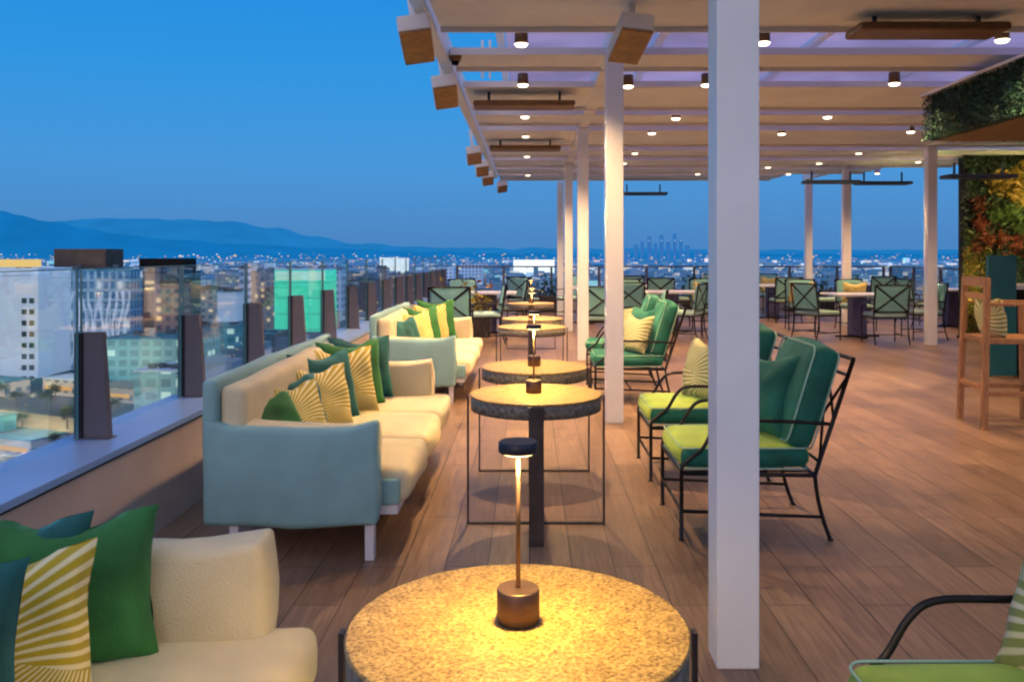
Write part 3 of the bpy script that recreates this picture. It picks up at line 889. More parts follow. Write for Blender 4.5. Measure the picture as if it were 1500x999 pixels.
dcl = [(-1.13, 12.3, 0, 1.04, 'cross-back chair seen from behind past the furthest sofa'),
       (-.72, 14.2, 90, 1, 'cross-back chair in side view left of the aisle, facing the planters'),
       (-.12, 18.9, -22, 1, 'cross-back chair at the far end of the aisle'),
       (1.13, 13.5, 0, 1, 'cross-back chair half hidden between the second and third columns'),
       (2.65, 14.6, 62, 1, 'cross-back chair turned sideways behind the emerald lounge chair'),
       (5.88, 14.15, 0, 1, 'cross-back chair with its back square to the camera at the nearest dining table'),
       (4.95, 14.7, -62, 1, 'cross-back chair at the left side of the nearest dining table'),
       (6.85, 14.9, 86, 1, 'cross-back chair at the right side of the nearest dining table'),
       (5.55, 18.6, 0, 1, 'cross-back chair with its back to the camera at the second dining table'),
       (4.7, 19.0, -60, 1, 'cross-back chair turned right beside the second dining table'),
       (6.6, 18.9, 70, 1, 'cross-back chair right of the second dining table'),
       (5.3, 16.6, 170, 1, 'cross-back chair facing the camera left behind the nearest dining table'),
       (6.35, 16.6, 185, 1, 'cross-back chair facing the camera right behind the nearest dining table'),
       (1.9, 16.6, 180, 1, 'cross-back chair facing the camera just right of the second column'),
       (3.5, 17.0, 175, 1, 'cross-back chair facing the camera just left of the big white column'),
       (2.3, 19.9, 10, 1, 'cross-back chair by the far railing behind the columns'),
       (8.2, 19.4, 60, 1, 'cross-back chair near the right railing'),
       (.95, 19.6, 150, 1, 'cross-back chair by the far railing close to the column row'),
       (1.75, 15.4, 0, 1, 'cross-back chair with its back to the camera just right of the second column'),
       (3.35, 15.2, -10, 1, 'cross-back chair with its back to the camera left of the big white column'),
       (1.6, 12.0, 80, 1, 'cross-back chair turned to the left behind the furthest lounge chairs'),
       (-1.25, 16.8, 200, 1, 'cross-back chair facing the camera at the end of the parapet'),
       (-.35, 16.0, 85, 1, 'cross-back chair on the right of the table at the end of the sofa aisle'),
       (7.4, 20.3, 80, 1, 'cross-back chair at the table in the far right corner'),
       (8.0, 19.6, 0, 1, 'cross-back chair with its back to the camera in the far right corner'),
       (4.6, 21.0, 175, 1, 'cross-back chair facing the camera against the far railing'),
       (5.9, 20.9, 185, 1, 'cross-back chair facing the camera behind the second dining table'),
       (3.3, 19.2, 90, 1, 'cross-back chair right of the table before the far railing'),
       (2.75, 18.2, 0, 1, 'cross-back chair seen from behind at the table before the far railing'),
       (7.9, 17.4, -80, 1, 'cross-back chair by the right railing left of its table'),]
for i, (x, y, rz, s, l) in enumerate(dcl):
    o = dc if i == 0 else copy_tree(dc)
    o.location = (x, y, 0); o.rotation_euler.z = R(rz); o.scale = (s, s, s); o['label'] = l
# pillows on far chairs
g3 = 'throw pillows on the dining chairs'
for (x, y, mt, l) in ((5.3, 16.75, 'yellow_fabric', 'straw yellow pillow on the chair left behind the nearest dining table'),
                      (6.35, 16.75, 'yellow_fabric', 'straw yellow pillow on the chair right behind the nearest dining table'),
                      (1.9, 16.75, 'yellow_fabric', 'straw yellow pillow just right of the second column'),
                      (5.9, 21.05, 'yellow_fabric', 'straw yellow pillow behind the second dining table'),
                      (4.6, 21.15, 'yellow_fabric', 'straw yellow pillow against the far railing'),
                      (3.5, 17.15, 'yellow_fabric', 'straw yellow pillow just left of the big white column')):
    pillow(l, mt, (x, y-.02, .52), R(180), R(-12), .48, .42, .14, x, group=g3)
pillow('pale palm-print pillow on the chair at the right of the nearest dining table', 'palm_pale', (7.02, 14.85, .52), R(90), R(-12), .42, .42, .14, 2, group=g3)

def make_dtable(w, d, h):
    t = thing('dining_table', '', 'table', group='pedestal dining tables')
    m = MB(); m.bbox(-w/2, w/2, -d/2, d/2, h-.035, h, .006); m.build('tabletop', M['table_white'], t)
    m = MB(); m.bbox(-.13, .13, -.13, .13, .03, h-.036, .01); m.build('pedestal', M['pedestal'], t)
    m = MB()
    m.bar((-.38, 0, .015), (.38, 0, .015), .08, .028); m.bar((0, -.38, .0155), (0, .38, .0155), .075, .026)
    m.build('foot', M['iron'], t)
    return t
dt = make_dtable(1.0, .95, .77)
for i, (x, y, l) in enumerate([(5.85, 15.25, 'pale-topped dining table with blue-grey pedestal nearest the camera'), (5.6, 19.7, 'pale-topped dining table further back by the far railing'),
                               (2.7, 16.3, 'pale-topped dining table between the second and the big column'), (-.75, 16.0, 'pale-topped dining table at the end of the sofa aisle'),
                               (1.3, 18.3, 'pale-topped dining table behind the row of columns'), (8.0, 20.5, 'pale-topped dining table in the far right corner'), (2.7, 19.2, 'pale-topped dining table before the far railing in the middle'), (8.6, 17.4, 'pale-topped dining table beside the right railing')]):
    o = dt if i == 0 else copy_tree(dt)
    o.location = (x, y, 0); o['label'] = l

# planters with dry grasses at far end
def leaf_cloud(mb, n, sample, size, rnd, flat=None):
    for _ in range(n):
        p = sample(rnd)
        d = Vector((rnd.gauss(0, 1), rnd.gauss(0, 1), rnd.gauss(0, 1))).normalized()
        e = d.cross(Vector((rnd.gauss(0, 1), rnd.gauss(0, 1), rnd.gauss(0, 1)))).normalized()
        s = size*rnd.uniform(.6, 1.4)
        mb.add([p-d*s, p+e*s*.42, p+d*s, p-e*s*.42], [(0, 1, 2, 3)])
    return mb
for i, (x, y, w, mt, l) in enumerate(((-1.15, 15.3, .9, 'foliage_gold', 'planter of brown grasses behind the left dining chair'), (-1.3, 18.9, .9, 'foliage_red', 'planter of reddish shrubs near the end of the parapet'),
                       (4.5, 22.0, 1.2, 'foliage_dark', 'dark leafy planter by the far railing left'), (7.2, 22.0, 1.2, 'foliage_dark', 'dark leafy planter by the far railing right'),
                       (.2, 21.8, 1.0, 'foliage_dark', 'dark leafy planter at the end of the aisle'))):
    t = thing('planter', l, 'planter', (x, y, 0), group='planters near the terrace edge')
    MB().bbox(-w/2, w/2, -.2, .2, 0, .42, .01).build('trough', M['bronze'], t)
    rr_ = random.Random(i)
    m = MB(); leaf_cloud(m, 260, lambda q: Vector((q.uniform(-w/2, w/2), q.uniform(-.2, .2), .42+abs(q.gauss(0, .22)))), .06, rr_)
    m.build('foliage', M[mt], t)

# ------------------------------------------------------------------ bar stool (local: faces +x)
st = thing('bar_stool', 'tall teak bar chair with arms standing at the right picture edge', 'bar stool', (4.13, 7.42, 0), R(-6))
for (x, y, h) in ((-.24, .23, 1.27), (-.24, -.23, 1.27), (.24, .23, 1.04), (.24, -.23, 1.04)):
    sx = .035 if x > 0 else -.035; sy = .03 if y > 0 else -.03
    m = MB(); m.bar((x+sx, y+sy, 0), (x, y, h), .045, .045, (0, 1, 0)); m.build('leg', M['teak'], st)
m = MB(); m.bbox(-.26, .26, -.25, .25, .72, .765, .006); m.build('seat', M['teak'], st)
for s in (-1, 1):
    m = MB(); m.bbox(-.25, .28, s*.235-.025, s*.235+.025, 1.04, 1.066, .005); m.build('armrest', M['teak'], st)
m = MB(); m.bbox(-.262, -.222, -.25, .25, 1.20, 1.28, .006); m.box(-.255, -.23, -.21, .21, 1.09, 1.14); m.build('backrest', M['teak'], st)
m = MB()
for s in (-1, 1):
    m.bar((-.27, s*.255, .30), (.27, s*.255, .30), .03, .04)
m.bar((.27, -.25, .30), (.27, .25, .30), .05, .03); m.bar((-.27, -.25, .34), (-.27, .25, .34), .03, .04)
m.build('footrest', M['teak'], st)
pillow('sage and straw palm-print pillow on the tall teak bar chair', 'palm_pale', (4.03, 7.42, .77), R(90), R(-8), .40, .34, .14, 3.9, group='pillow on the bar chair')
st2 = copy_tree(st); st2.location = (4.62, 9.4, 0); st2.rotation_euler.z = R(-4)
st2['label'] = 'second teak bar chair cut off by the right picture edge nearer the teal counter'
st2.location = (6.08, 9.3, 0)

# bar counter
bc = thing('bar_counter', 'tall teal lacquered bar counter behind the teak bar chair', 'bar counter', (6.6, 10.6, 0))
MB().bbox(-1.12, -.78, -.40, -.35, .02, 1.46, .006).build('side_panel', M['teal_panel'], bc)
MB().bbox(-.772, 2.2, -.34, .4, .02, 1.05, .006).build('front_panel', M['black'], bc)
MB().bbox(-.773, 2.3, -.345, .45, 1.052, 1.10, .006).build('countertop', M['table_white'], bc)

# ------------------------------------------------------------------ kiosk canopy with hedge fascia
kc = thing('kiosk_canopy', 'flat bar canopy clad in dark artificial hedge at the upper right', 'canopy', (4.1, 8.9, 2.65))
MB().box(.06, 6.0, -6.4, -.06, -.0, .46).build('core', M['backing'], kc)
MB().box(.10, 5.9, -6.3, -.10, -.012, -.001).build('soffit', M['soffit'], kc)
MB().box(-.02, 6.0, -6.5, .02, .461, .487).build('roof_edge', M['white'], kc)
rk = random.Random(5)
m = MB()
def fas(q):
    if q.random() < .72: return Vector((q.uniform(-.02, .07), -6.4*q.random(), q.uniform(0.0, .46)))
    return Vector((q.uniform(0, 3.5), q.uniform(-.07, .02), q.uniform(0, .46)))
leaf_cloud(m, 18000, fas, .018, rk); m.build('hedge_cladding', M['foliage_teal'], kc)
for (dx, dy) in ((1.0, -1.1), (2.4, -1.1), (1.0, -3.2)):
    MB().lathe([(.04, -.03), (.05, -.013)], 16, (dx, dy, 0)).build('spotlight', M['bulb'], kc)
    lamp('SPOT', (4.1+dx, 8.9+dy, 2.60), 40, (1, .62, .25), .04, 130, .6)

# living wall
lw = thing('living_wall', 'tall planted wall of red, gold and green foliage behind the bar', 'living wall', (7.75, 15.2, 0))
MB().box(.06, 5.2, .1, .35, 0, 3.45).build('panel', M['backing'], lw)
rk = random.Random(8)
def clumps(n, zr, xr, k):
    return [(rk.uniform(*xr), rk.uniform(*zr), rk.uniform(*k)) for _ in range(n)]
def cl_s(cs):
    def f(q):
        x, z, r = q.choice(cs); a = q.uniform(0, 2*PI); d = r*abs(q.gauss(0, .55))
        return Vector((max(0, min(5.1, x+d*math.cos(a))), q.uniform(-.10, .08)-.10*max(0, 1-d/r), max(.02, min(3.42, z+d*math.sin(a)))))
    return f
def wl(name, n, samp, size, mt, label):
    mb = MB(); leaf_cloud(mb, n, samp, size, rk); o = mb.build('foliage', M[mt], lw); o['label'] = label
wl('f', 6500, lambda q: Vector((q.uniform(0, 3.2), q.uniform(-.03, .1), q.uniform(.02, 3.42))), .05, 'foliage_dark', 'dark green base planting')
wl('f', 1500, lambda q: Vector((abs(q.gauss(0.02, .16)), q.uniform(-.08, .06), q.uniform(.02, 1.6))), .045, 'foliage_gold', 'left edge strip with uplight glow painted in yellow-green leaves')  # gold leaves stand in for uplight glow on the green edge
wl('f', 1200, lambda q: Vector((abs(q.gauss(0.05, .14)), q.uniform(-.06, .06), q.uniform(.02, 1.9))), .045, 'foliage_green', 'bright green leaves on the left edge')
wl('f', 1800, cl_s([(.62, 2.75, .18), (.95, 2.85, .22), (.95, 2.55, .18), (1.3, 2.8, .3)]), .07, 'foliage_gold', 'large gold clump at the top')
wl('f', 1500, cl_s([(.5, 2.2, .22), (.85, 2.2, .22), (1.05, 1.95, .2), (1.3, 2.3, .3)]), .045, 'foliage_green', 'green clumps in the middle')
wl('f', 1300, cl_s([(.22, 2.35, .15), (.25, 2.0, .15), (.35, 1.75, .20), (.62, 1.75, .18), (.9, 1.62, .2), (1.2, 1.7, .2), (.15, 1.6, .12)]), .045, 'foliage_red', 'crimson drift under the gold clump')
lamp('SPOT', (8.6, 13.9, .15), 110, (1, .72, .28), .05, 100, .6, (0, .62, 1))
lamp('SPOT', (8.6, 14.0, 2.5), 90, (1, .62, .25), .05, 120, .6, (-.05, 1, -.3))
up = thing('uplight', 'small black uplight lying on the floor at the foot of the planted wall', 'uplight', (7.62, 15.0, 0), R(-20))
MB().bbox(-.10, .26, -.06, .06, 0, .05, .01).build('housing', M['black'], up)
MB().lathe([(.03, .051), (.034, .056)], 16).build('lens', M['bulb_far'], up)
lamp('SPOT', (7.62, 14.85, .12), 130, (1, .82, .25), .03, 70, .6, (.12, .22, 1))

# ------------------------------------------------------------------ city
GZ = -80.0
def ground_mat():
    m, nt, out = nodes('city_ground')
    tc = N(nt, 'ShaderNodeTexCoord')
    geo = N(nt, 'ShaderNodeNewGeometry'); sp = N(nt, 'ShaderNodeSeparateXYZ'); nt.links.new(geo.outputs['Position'], sp.inputs[0])
    v = N(nt, 'ShaderNodeTexVoronoi'); v.inputs['Scale'].default_value = .018; nt.links.new(geo.outputs['Position'], v.inputs[0])
    n = N(nt, 'ShaderNodeTexNoise'); n.inputs['Scale'].default_value = .006; n.inputs['Detail'].default_value = 8; nt.links.new(geo.outputs['Position'], n.inputs[0])
    r1 = ramp(nt, [(.35, (.012, .035, .030)), (.5, (.05, .08, .085)), (.65, (.13, .14, .15))]); nt.links.new(n.outputs['Fac'], r1.inputs[0])
    d = N(nt, 'ShaderNodeBsdfDiffuse'); nt.links.new(mix(nt, .5, r1.outputs[0], v.outputs['Color'], 'MULTIPLY'), d.inputs[0])
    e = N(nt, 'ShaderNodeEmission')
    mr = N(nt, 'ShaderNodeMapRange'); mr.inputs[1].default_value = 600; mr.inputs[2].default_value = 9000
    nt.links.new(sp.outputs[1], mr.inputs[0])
    rr = ramp(nt, [(0, (.0, .035, .05)), (.15, (.004, .06, .15)), (.5, (.005, .09, .28)), (1, (.008, .15, .43))]); nt.links.new(mr.outputs[0], rr.inputs[0])  # distance haze painted on the ground as blue emission
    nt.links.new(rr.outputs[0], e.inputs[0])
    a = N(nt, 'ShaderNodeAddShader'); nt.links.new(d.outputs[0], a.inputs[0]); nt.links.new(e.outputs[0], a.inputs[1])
    nt.links.new(a.outputs[0], out.inputs[0])
    return m
M['ground'] = ground_mat()
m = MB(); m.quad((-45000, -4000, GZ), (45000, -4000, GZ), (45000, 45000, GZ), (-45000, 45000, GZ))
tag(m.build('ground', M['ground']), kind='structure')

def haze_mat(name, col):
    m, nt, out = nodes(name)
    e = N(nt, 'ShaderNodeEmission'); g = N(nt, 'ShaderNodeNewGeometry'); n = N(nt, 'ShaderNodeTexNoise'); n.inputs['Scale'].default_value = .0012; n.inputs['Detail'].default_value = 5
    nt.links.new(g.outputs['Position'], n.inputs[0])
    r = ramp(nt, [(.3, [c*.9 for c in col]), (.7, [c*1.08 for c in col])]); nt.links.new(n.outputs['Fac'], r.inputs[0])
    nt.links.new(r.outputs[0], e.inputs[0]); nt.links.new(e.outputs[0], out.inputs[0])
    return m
def ridge(name, Y, prof, matr, amp):
    mb = MB(); vs = []; n = 0; pts = []
    for i in range(len(prof)-1):
        (a, ya), (b, yb) = prof[i], prof[i+1]
        K = max(2, int((b-a)/6))
        for k in range(K):
            x = a+(b-a)*k/K; u = k/K; u = u*u*(3-2*u)
            y = ya+(yb-ya)*u + amp*(noise.noise(Vector((x*.03, Y*.001, 0)))*1.3+noise.noise(Vector((x*.12, 3, Y*.001)))*.5)
            pts.append((x, y))
    for (x, y) in pts:
        p = at(x, y, Y); vs += [p, Vector((p.x, Y-Y*.10, GZ))]
    fs = [(2*i, 2*i+1, 2*i+3, 2*i+2) for i in range(len(pts)-1)]
    mb.add(vs, fs); tag(mb.build(name, matr, smooth='all'), kind='structure')
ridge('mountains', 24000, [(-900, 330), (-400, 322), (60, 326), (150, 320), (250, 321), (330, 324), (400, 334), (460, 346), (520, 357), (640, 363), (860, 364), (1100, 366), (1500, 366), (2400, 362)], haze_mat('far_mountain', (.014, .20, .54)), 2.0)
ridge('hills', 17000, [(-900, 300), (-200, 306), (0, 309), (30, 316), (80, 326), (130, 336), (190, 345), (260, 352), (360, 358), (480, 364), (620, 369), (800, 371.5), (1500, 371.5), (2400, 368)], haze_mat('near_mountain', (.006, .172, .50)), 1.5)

def facade(name, wall, glass, lit, rows, colw, litfrac=.12, estr=1.2, haze=(0, 0, 0), mort=.25):
    """window grid in world units: x/y + z"""
    m, nt, out = nodes(name)
    p = N(nt, 'ShaderNodeBsdfPrincipled'); p.inputs['Roughness'].default_value = .5
    tc = N(nt, 'ShaderNodeTexCoord'); sp = N(nt, 'ShaderNodeSeparateXYZ'); nt.links.new(tc.outputs['Object'], sp.inputs[0])
    u = math_(nt, 'ADD', sp.outputs[0], sp.outputs[1])
    cb = N(nt, 'ShaderNodeCombineXYZ'); nt.links.new(u, cb.inputs[0]); nt.links.new(sp.outputs[2], cb.inputs[1])
    br = N(nt, 'ShaderNodeTexBrick', offset=0.0); br.inputs['Scale'].default_value = 1
    br.inputs['Brick Width'].default_value = colw; br.inputs['Row Height'].default_value = rows
    br.inputs['Mortar Size'].default_value = rows*mort; br.inputs['Mortar Smooth'].default_value = .05
    br.inputs['Color1'].default_value = (0, 0, 0, 1); br.inputs['Color2'].default_value = (1, 1, 1, 1)
    nt.links.new(cb.outputs[0], br.inputs[0])
    wn = N(nt, 'ShaderNodeTexWhiteNoise'); wn.noise_dimensions = '3D'
    fx = math_(nt, 'FLOOR', math_(nt, 'DIVIDE', u, colw)); fz = math_(nt, 'FLOOR', math_(nt, 'DIVIDE', sp.outputs[2], rows))
    c2 = N(nt, 'ShaderNodeCombineXYZ'); nt.links.new(fx, c2.inputs[0]); nt.links.new(fz, c2.inputs[1]); nt.links.new(c2.outputs[0], wn.inputs[0])
    isl = math_(nt, 'LESS_THAN', wn.outputs['Value'], litfrac)
    win = math_(nt, 'SUBTRACT', 1.0, br.outputs['Fac'], True)
    vary = mix(nt, wn.outputs['Value'], glass, [g*1.9+.01 for g in glass])
    base = mix(nt, win, wall, vary)
    nt.links.new(base, p.inputs['Base Color'])
    em = mix(nt, math_(nt, 'MULTIPLY', isl, win), haze, [l*estr for l in lit])  # walls emit the haze tint, painted in to brighten the facades
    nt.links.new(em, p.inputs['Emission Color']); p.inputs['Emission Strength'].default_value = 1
    nt.links.new(p.outputs[0], out.inputs[0])
    return m
M['roof_far'] = mat('far_roof', (.05, .1, .2), .9, emit=(.012, .13, .37), estr=1)  # emission paints distance haze onto these roofs
def wallof(t): return [c for c in t.children if c.name.startswith('wall')][0]
FM = {
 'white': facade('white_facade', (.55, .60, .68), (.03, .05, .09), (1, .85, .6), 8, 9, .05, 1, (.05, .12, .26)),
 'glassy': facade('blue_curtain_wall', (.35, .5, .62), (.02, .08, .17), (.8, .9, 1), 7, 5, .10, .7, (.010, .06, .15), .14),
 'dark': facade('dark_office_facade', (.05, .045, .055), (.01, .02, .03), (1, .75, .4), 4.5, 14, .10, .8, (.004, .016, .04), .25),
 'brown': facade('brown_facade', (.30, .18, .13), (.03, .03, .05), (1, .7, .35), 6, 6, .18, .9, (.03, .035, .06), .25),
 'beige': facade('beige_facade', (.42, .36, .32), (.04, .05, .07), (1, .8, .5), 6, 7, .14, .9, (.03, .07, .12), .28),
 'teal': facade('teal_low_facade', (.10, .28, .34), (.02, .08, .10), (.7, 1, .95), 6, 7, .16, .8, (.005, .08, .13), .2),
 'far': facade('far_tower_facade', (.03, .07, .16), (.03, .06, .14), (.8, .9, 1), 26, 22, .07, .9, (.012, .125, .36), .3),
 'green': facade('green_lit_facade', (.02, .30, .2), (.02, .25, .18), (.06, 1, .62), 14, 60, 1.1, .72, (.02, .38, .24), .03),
}
M['roof_grey'] = mat('flat_roof', (.10, .14, .17), .9, var=.3, scale=.05)
M['roof_brown'] = mat('brown_roof_plant', (.085, .06, .05), .8, var=.3, scale=.1)
M['roof_blue'] = mat('blue_roof', (.04, .17, .24), .8, var=.3, scale=.03, emit=(.0, .07, .12), estr=.6)  # emission painted in to brighten the roof at dusk
M['roof_white'] = mat('pale_roof', (.40, .5, .62), .8, var=.2, scale=.05, emit=(.10, .2, .34), estr=.6)  # pale roof also brightened by painted-in emission
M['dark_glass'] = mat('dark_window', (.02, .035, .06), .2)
M['white_wall'] = mat('pale_blank_wall', (.50, .55, .63), .8, var=.06, scale=.1, emit=(.18, .27, .42), estr=1.0)  # emission brightens the wall as if it were floodlit
M['glow_white'] = emis('stadium_white', (.85, .95, 1), 1.3)  # floodlight on far white walls painted as emission from the wall
M['glow_warm'] = emis('warm_strip', (1, .55, .18), .9)
M['glow_gold'] = emis('gold_strip', (1, .70, .25), .8)
M['glow_green'] = emis('green_crown', (.55, 1, .82), .9)

def bld(px0, px1, pyt, Y, D, fm, label, roof='roof_grey', pent=None, name='office_building', grp=None, roofcol=True):
    a = at(px0, pyt, Y); b = at(px1, pyt, Y)
    w = b.x-a.x; zt = a.z
    t = thing(name, label, 'building', ((a.x+b.x)/2, Y+D/2, GZ), group=grp)
    h = zt-GZ
    MB().box(-w/2, w/2, -D/2, D/2, 0, h).build('wall', FM[fm], t)
    MB().bbox(-w/2-w*.01, w/2+w*.01, -D/2-w*.01, D/2+w*.01, h+.05, h+h*.012+.6, .2).build('roof', M[roof], t)
    q = random.Random(int(px0*7+Y))
    m = MB()
    if Y < 2500:
        for _ in range(5):
            cx = q.uniform(-.38, .38)*w; cy = q.uniform(-.42, -.05)*D; ss = q.uniform(1.2, 3.2)
            m.box(cx-ss, cx+ss, cy-ss*.7, cy+ss*.7, h+h*.012+.62, h+h*.012+q.uniform(2, 4.2))
            o_ = m.build('roof_plant', M['roof_grey'], t); m = MB()
    if pent:
        u0, u1, ph, mt = pent
        MB().box(-w/2+w*u0, -w/2+w*u1, -D*.3, D*.3, h+h*.012+.65, h+ph).build('penthouse', M[mt], t)
    return t, w, h, D

# B1: white building with a blank flank and two columns of windows
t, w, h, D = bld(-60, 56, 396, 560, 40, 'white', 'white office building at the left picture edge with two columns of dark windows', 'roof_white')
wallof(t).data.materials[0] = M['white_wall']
for r_ in range(9):
    for c_ in range(2):
        x = w/2-9.2+c_*5.0; z = h-20-r_*7.3
        MB().bbox(x-1.6, x+1.6, -D/2-.25, -D/2+.1, z-1.7, z+1.7, .1).build('window', M['dark_glass'], t)
MB().box(-w/2+8, w/2-6, -D/2+3, -D/2+14, h+2, h+7).build('terrace_light', M['glow_gold'], t)
MB().box(-w/2+4, w/2-4, -D/2-.6, -D/2-.05, h-4.4, h-2.6).build('cornice', M['roof_white'], t)
# B2: curtain wall with wavy white fins
t, w, h, D = bld(58, 190, 398, 600, 45, 'glassy', 'blue glass tower with twisting white fins behind the first post', 'roof_blue', (.08, .66, 16, 'roof_brown'))
m = MB(); rf = random.Random(4)
for k in range(15):
    x = -w/2+1.5+(w-3)*k/14; z = h-14; pts = []
    ph = rf.uniform(0, 6)
    for q in range(14):
        zz = z-q*4.3; pts.append((x+1.7*math.sin(ph+q*.62), zz))
    for q in range(13):
        (xa, za), (xb, zb) = pts[q], pts[q+1]
        wd = .5+.55*math.sin(ph*2+q*.9)**2
        m.add([(xa-wd, -D/2-.8, za), (xa+wd, -D/2-.8, za), (xb+wd, -D/2-.8, zb), (xb-wd, -D/2-.8, zb)], [(0, 1, 2, 3)])
fo = m.build('fin', M['white_wall'], t); fo['kind'] = 'stuff'
# B3 dark tower
bld(196, 267, 401, 620, 35, 'dark', 'dark office tower with a black plant storey behind the second post', 'black', (.02, .98, 11, 'black'))
bld(226, 262, 415, 560, 20, 'brown', 'narrow brown block in front of the dark tower', 'roof_brown')
bld(148, 262, 498, 520, 70, 'teal', 'wide low building with a blue-teal roof past the first post', 'roof_blue')
bld(186, 240, 474, 640, 20, 'beige', 'low block with a warm lit strip beyond the blue roof', 'roof_grey')
t, w, h, D = bld(196, 262, 545, 400, 30, 'teal', 'pale teal low building with a bright roof edge near the street', 'roof_white')
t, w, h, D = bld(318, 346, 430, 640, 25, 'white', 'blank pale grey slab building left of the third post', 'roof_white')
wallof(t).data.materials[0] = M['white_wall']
bld(270, 318, 425, 820, 40, 'beige', 'beige low-rise block between the second and third posts', 'roof_grey')
bld(270, 345, 480, 600, 50, 'teal', 'teal low-rise roof in front of the pale slab', 'roof_blue')
bld(350, 367, 396, 900, 20, 'white', 'slim pale striped tower above the third post', 'roof_white')
bld(368, 401, 399, 860, 30, 'brown', 'brown apartment tower left of the green building', 'roof_brown')
t, w, h, D = bld(402, 478, 396, 760, 40, 'green', 'office building glowing bright green with a white crown', 'roof_white')
MB().box(-w/2+1, w/2-1, -D/2-.5, -D/2-.1, h-9, h-1).build('crown_sign', M['glow_green'], t)
bld(345, 402, 490, 700, 40, 'dark', 'dark low building below the brown apartment tower', 'roof_blue')
bld(482, 500, 398, 1000, 30, 'white', 'thin pale tower right of the green building', 'roof_white')
bld(502, 548, 402, 1050, 40, 'dark', 'dark broad office block beyond the fifth post', 'roof_grey')
bld(552, 566, 394, 1200, 30, 'brown', 'slim brown tower beyond the sixth post', 'roof_brown')
bld(570, 612, 402, 1300, 50, 'brown', 'brown terrace-roofed block behind the seventh post', 'roof_brown')
bld(280, 302, 404, 1500, 40, 'glassy', 'small blue glass tower far beyond the second post', 'roof_blue')
bld(306, 340, 398, 1900, 50, 'beige', 'beige tower in the mid distance above the pale slab', 'roof_grey')
t, w, h, D = bld(556, 596, 378, 3600, 60, 'white', 'long brightly floodlit white building on the horizon', 'roof_white'); wallof(t).data.materials[0] = M['glow_white']
t, w, h, D = bld(752, 812, 381, 3400, 60, 'white', 'long floodlit white hall seen left of the columns', 'roof_white'); wallof(t).data.materials[0] = M['glow_white']
t, w, h, D = bld(672, 706, 388, 2200, 60, 'white', 'pale mid-size block right above the far cross-back chairs', 'roof_white')
t, w, h, D = bld(636, 664, 392, 2000, 60, 'white', 'pale low block left of the far cross-back chairs', 'roof_white')
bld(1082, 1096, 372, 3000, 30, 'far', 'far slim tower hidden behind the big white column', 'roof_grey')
# downtown skyline
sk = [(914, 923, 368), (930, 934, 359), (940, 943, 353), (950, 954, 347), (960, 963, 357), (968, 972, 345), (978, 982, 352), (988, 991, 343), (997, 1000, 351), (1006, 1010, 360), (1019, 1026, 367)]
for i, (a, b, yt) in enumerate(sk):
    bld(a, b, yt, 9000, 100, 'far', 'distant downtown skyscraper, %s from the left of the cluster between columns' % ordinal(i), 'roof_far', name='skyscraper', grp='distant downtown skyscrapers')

# low-rise sprawl (uncountable): boxes with lit faces
def sprawl_mat():
    m, nt, out = nodes('sprawl')
    p = N(nt, 'ShaderNodeBsdfPrincipled'); p.inputs['Roughness'].default_value = .8
    a = N(nt, 'ShaderNodeVertexColor'); a.layer_name = 'tint'; e = N(nt, 'ShaderNodeVertexColor'); e.layer_name = 'glow'
    nt.links.new(a.outputs[0], p.inputs['Base Color']); nt.links.new(e.outputs[0], p.inputs['Emission Color']); p.inputs['Emission Strength'].default_value = 1
    nt.links.new(p.outputs[0], out.inputs[0]); return m
M['sprawl'] = sprawl_mat()
def sprawl(name, n, y0, y1, x_l, x_r, seed, skip=None, size=(10, 30), hh=(4, 14), lit=.2):
    q = random.Random(seed); mb = MB(); tint = []; glow = []
    for _ in range(n):
        Y = 1/(q.uniform(1/y1, 1/y0)); px = q.uniform(x_l, x_r); X = (px-776)*Y/F
        if skip and skip(px, Y): continue
        k = (Y/1500)**.5 if Y > 1500 else 1
        w = q.uniform(*size)*k; d = q.uniform(*size)*k; h = q.uniform(*hh)*(1 if q.random() < .9 else 2.2)*k**.6
        mb.box(X-w/2, X+w/2, Y-d/2, Y+d/2, GZ, GZ+h)
        f = min(1, max(0, (Y-500)/7000)); hz = (.008, .055+.09*f, .12+.28*f)  # distance haze, painted as emission on every box
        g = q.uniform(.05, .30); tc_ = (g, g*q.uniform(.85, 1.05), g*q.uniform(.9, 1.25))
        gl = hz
        r_ = q.random()
        for fi in range(6):
            tint += [tc_]*4
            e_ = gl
            if r_ < lit and fi != 1:
                s = q.uniform(.3, 1.0)*(.5+f*.5)
                cc = q.choice([(1, .62, .28), (1, .75, .45), (.75, .88, 1), (.6, .8, 1), (1, .9, .75), (.35, .85, .8)])
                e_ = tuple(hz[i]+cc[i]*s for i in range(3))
            glow += [e_]*4
    me_o = mb.build(name, M['sprawl']); me = me_o.data
    for nm, arr in (('tint', tint), ('glow', glow)):
        at_ = me.color_attributes.new(nm, 'FLOAT_COLOR', 'CORNER')
        flat = []
        for c in arr: flat += [c[0], c[1], c[2], 1]
        at_.data.foreach_set('color', flat)
    tag(me_o, kind='stuff'); return me_o
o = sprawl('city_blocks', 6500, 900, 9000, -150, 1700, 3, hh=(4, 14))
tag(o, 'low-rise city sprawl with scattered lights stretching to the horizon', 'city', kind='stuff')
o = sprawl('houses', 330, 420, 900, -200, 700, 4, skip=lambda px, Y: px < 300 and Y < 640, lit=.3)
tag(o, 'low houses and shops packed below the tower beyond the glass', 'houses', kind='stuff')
o.name = 'low_rise_blocks'
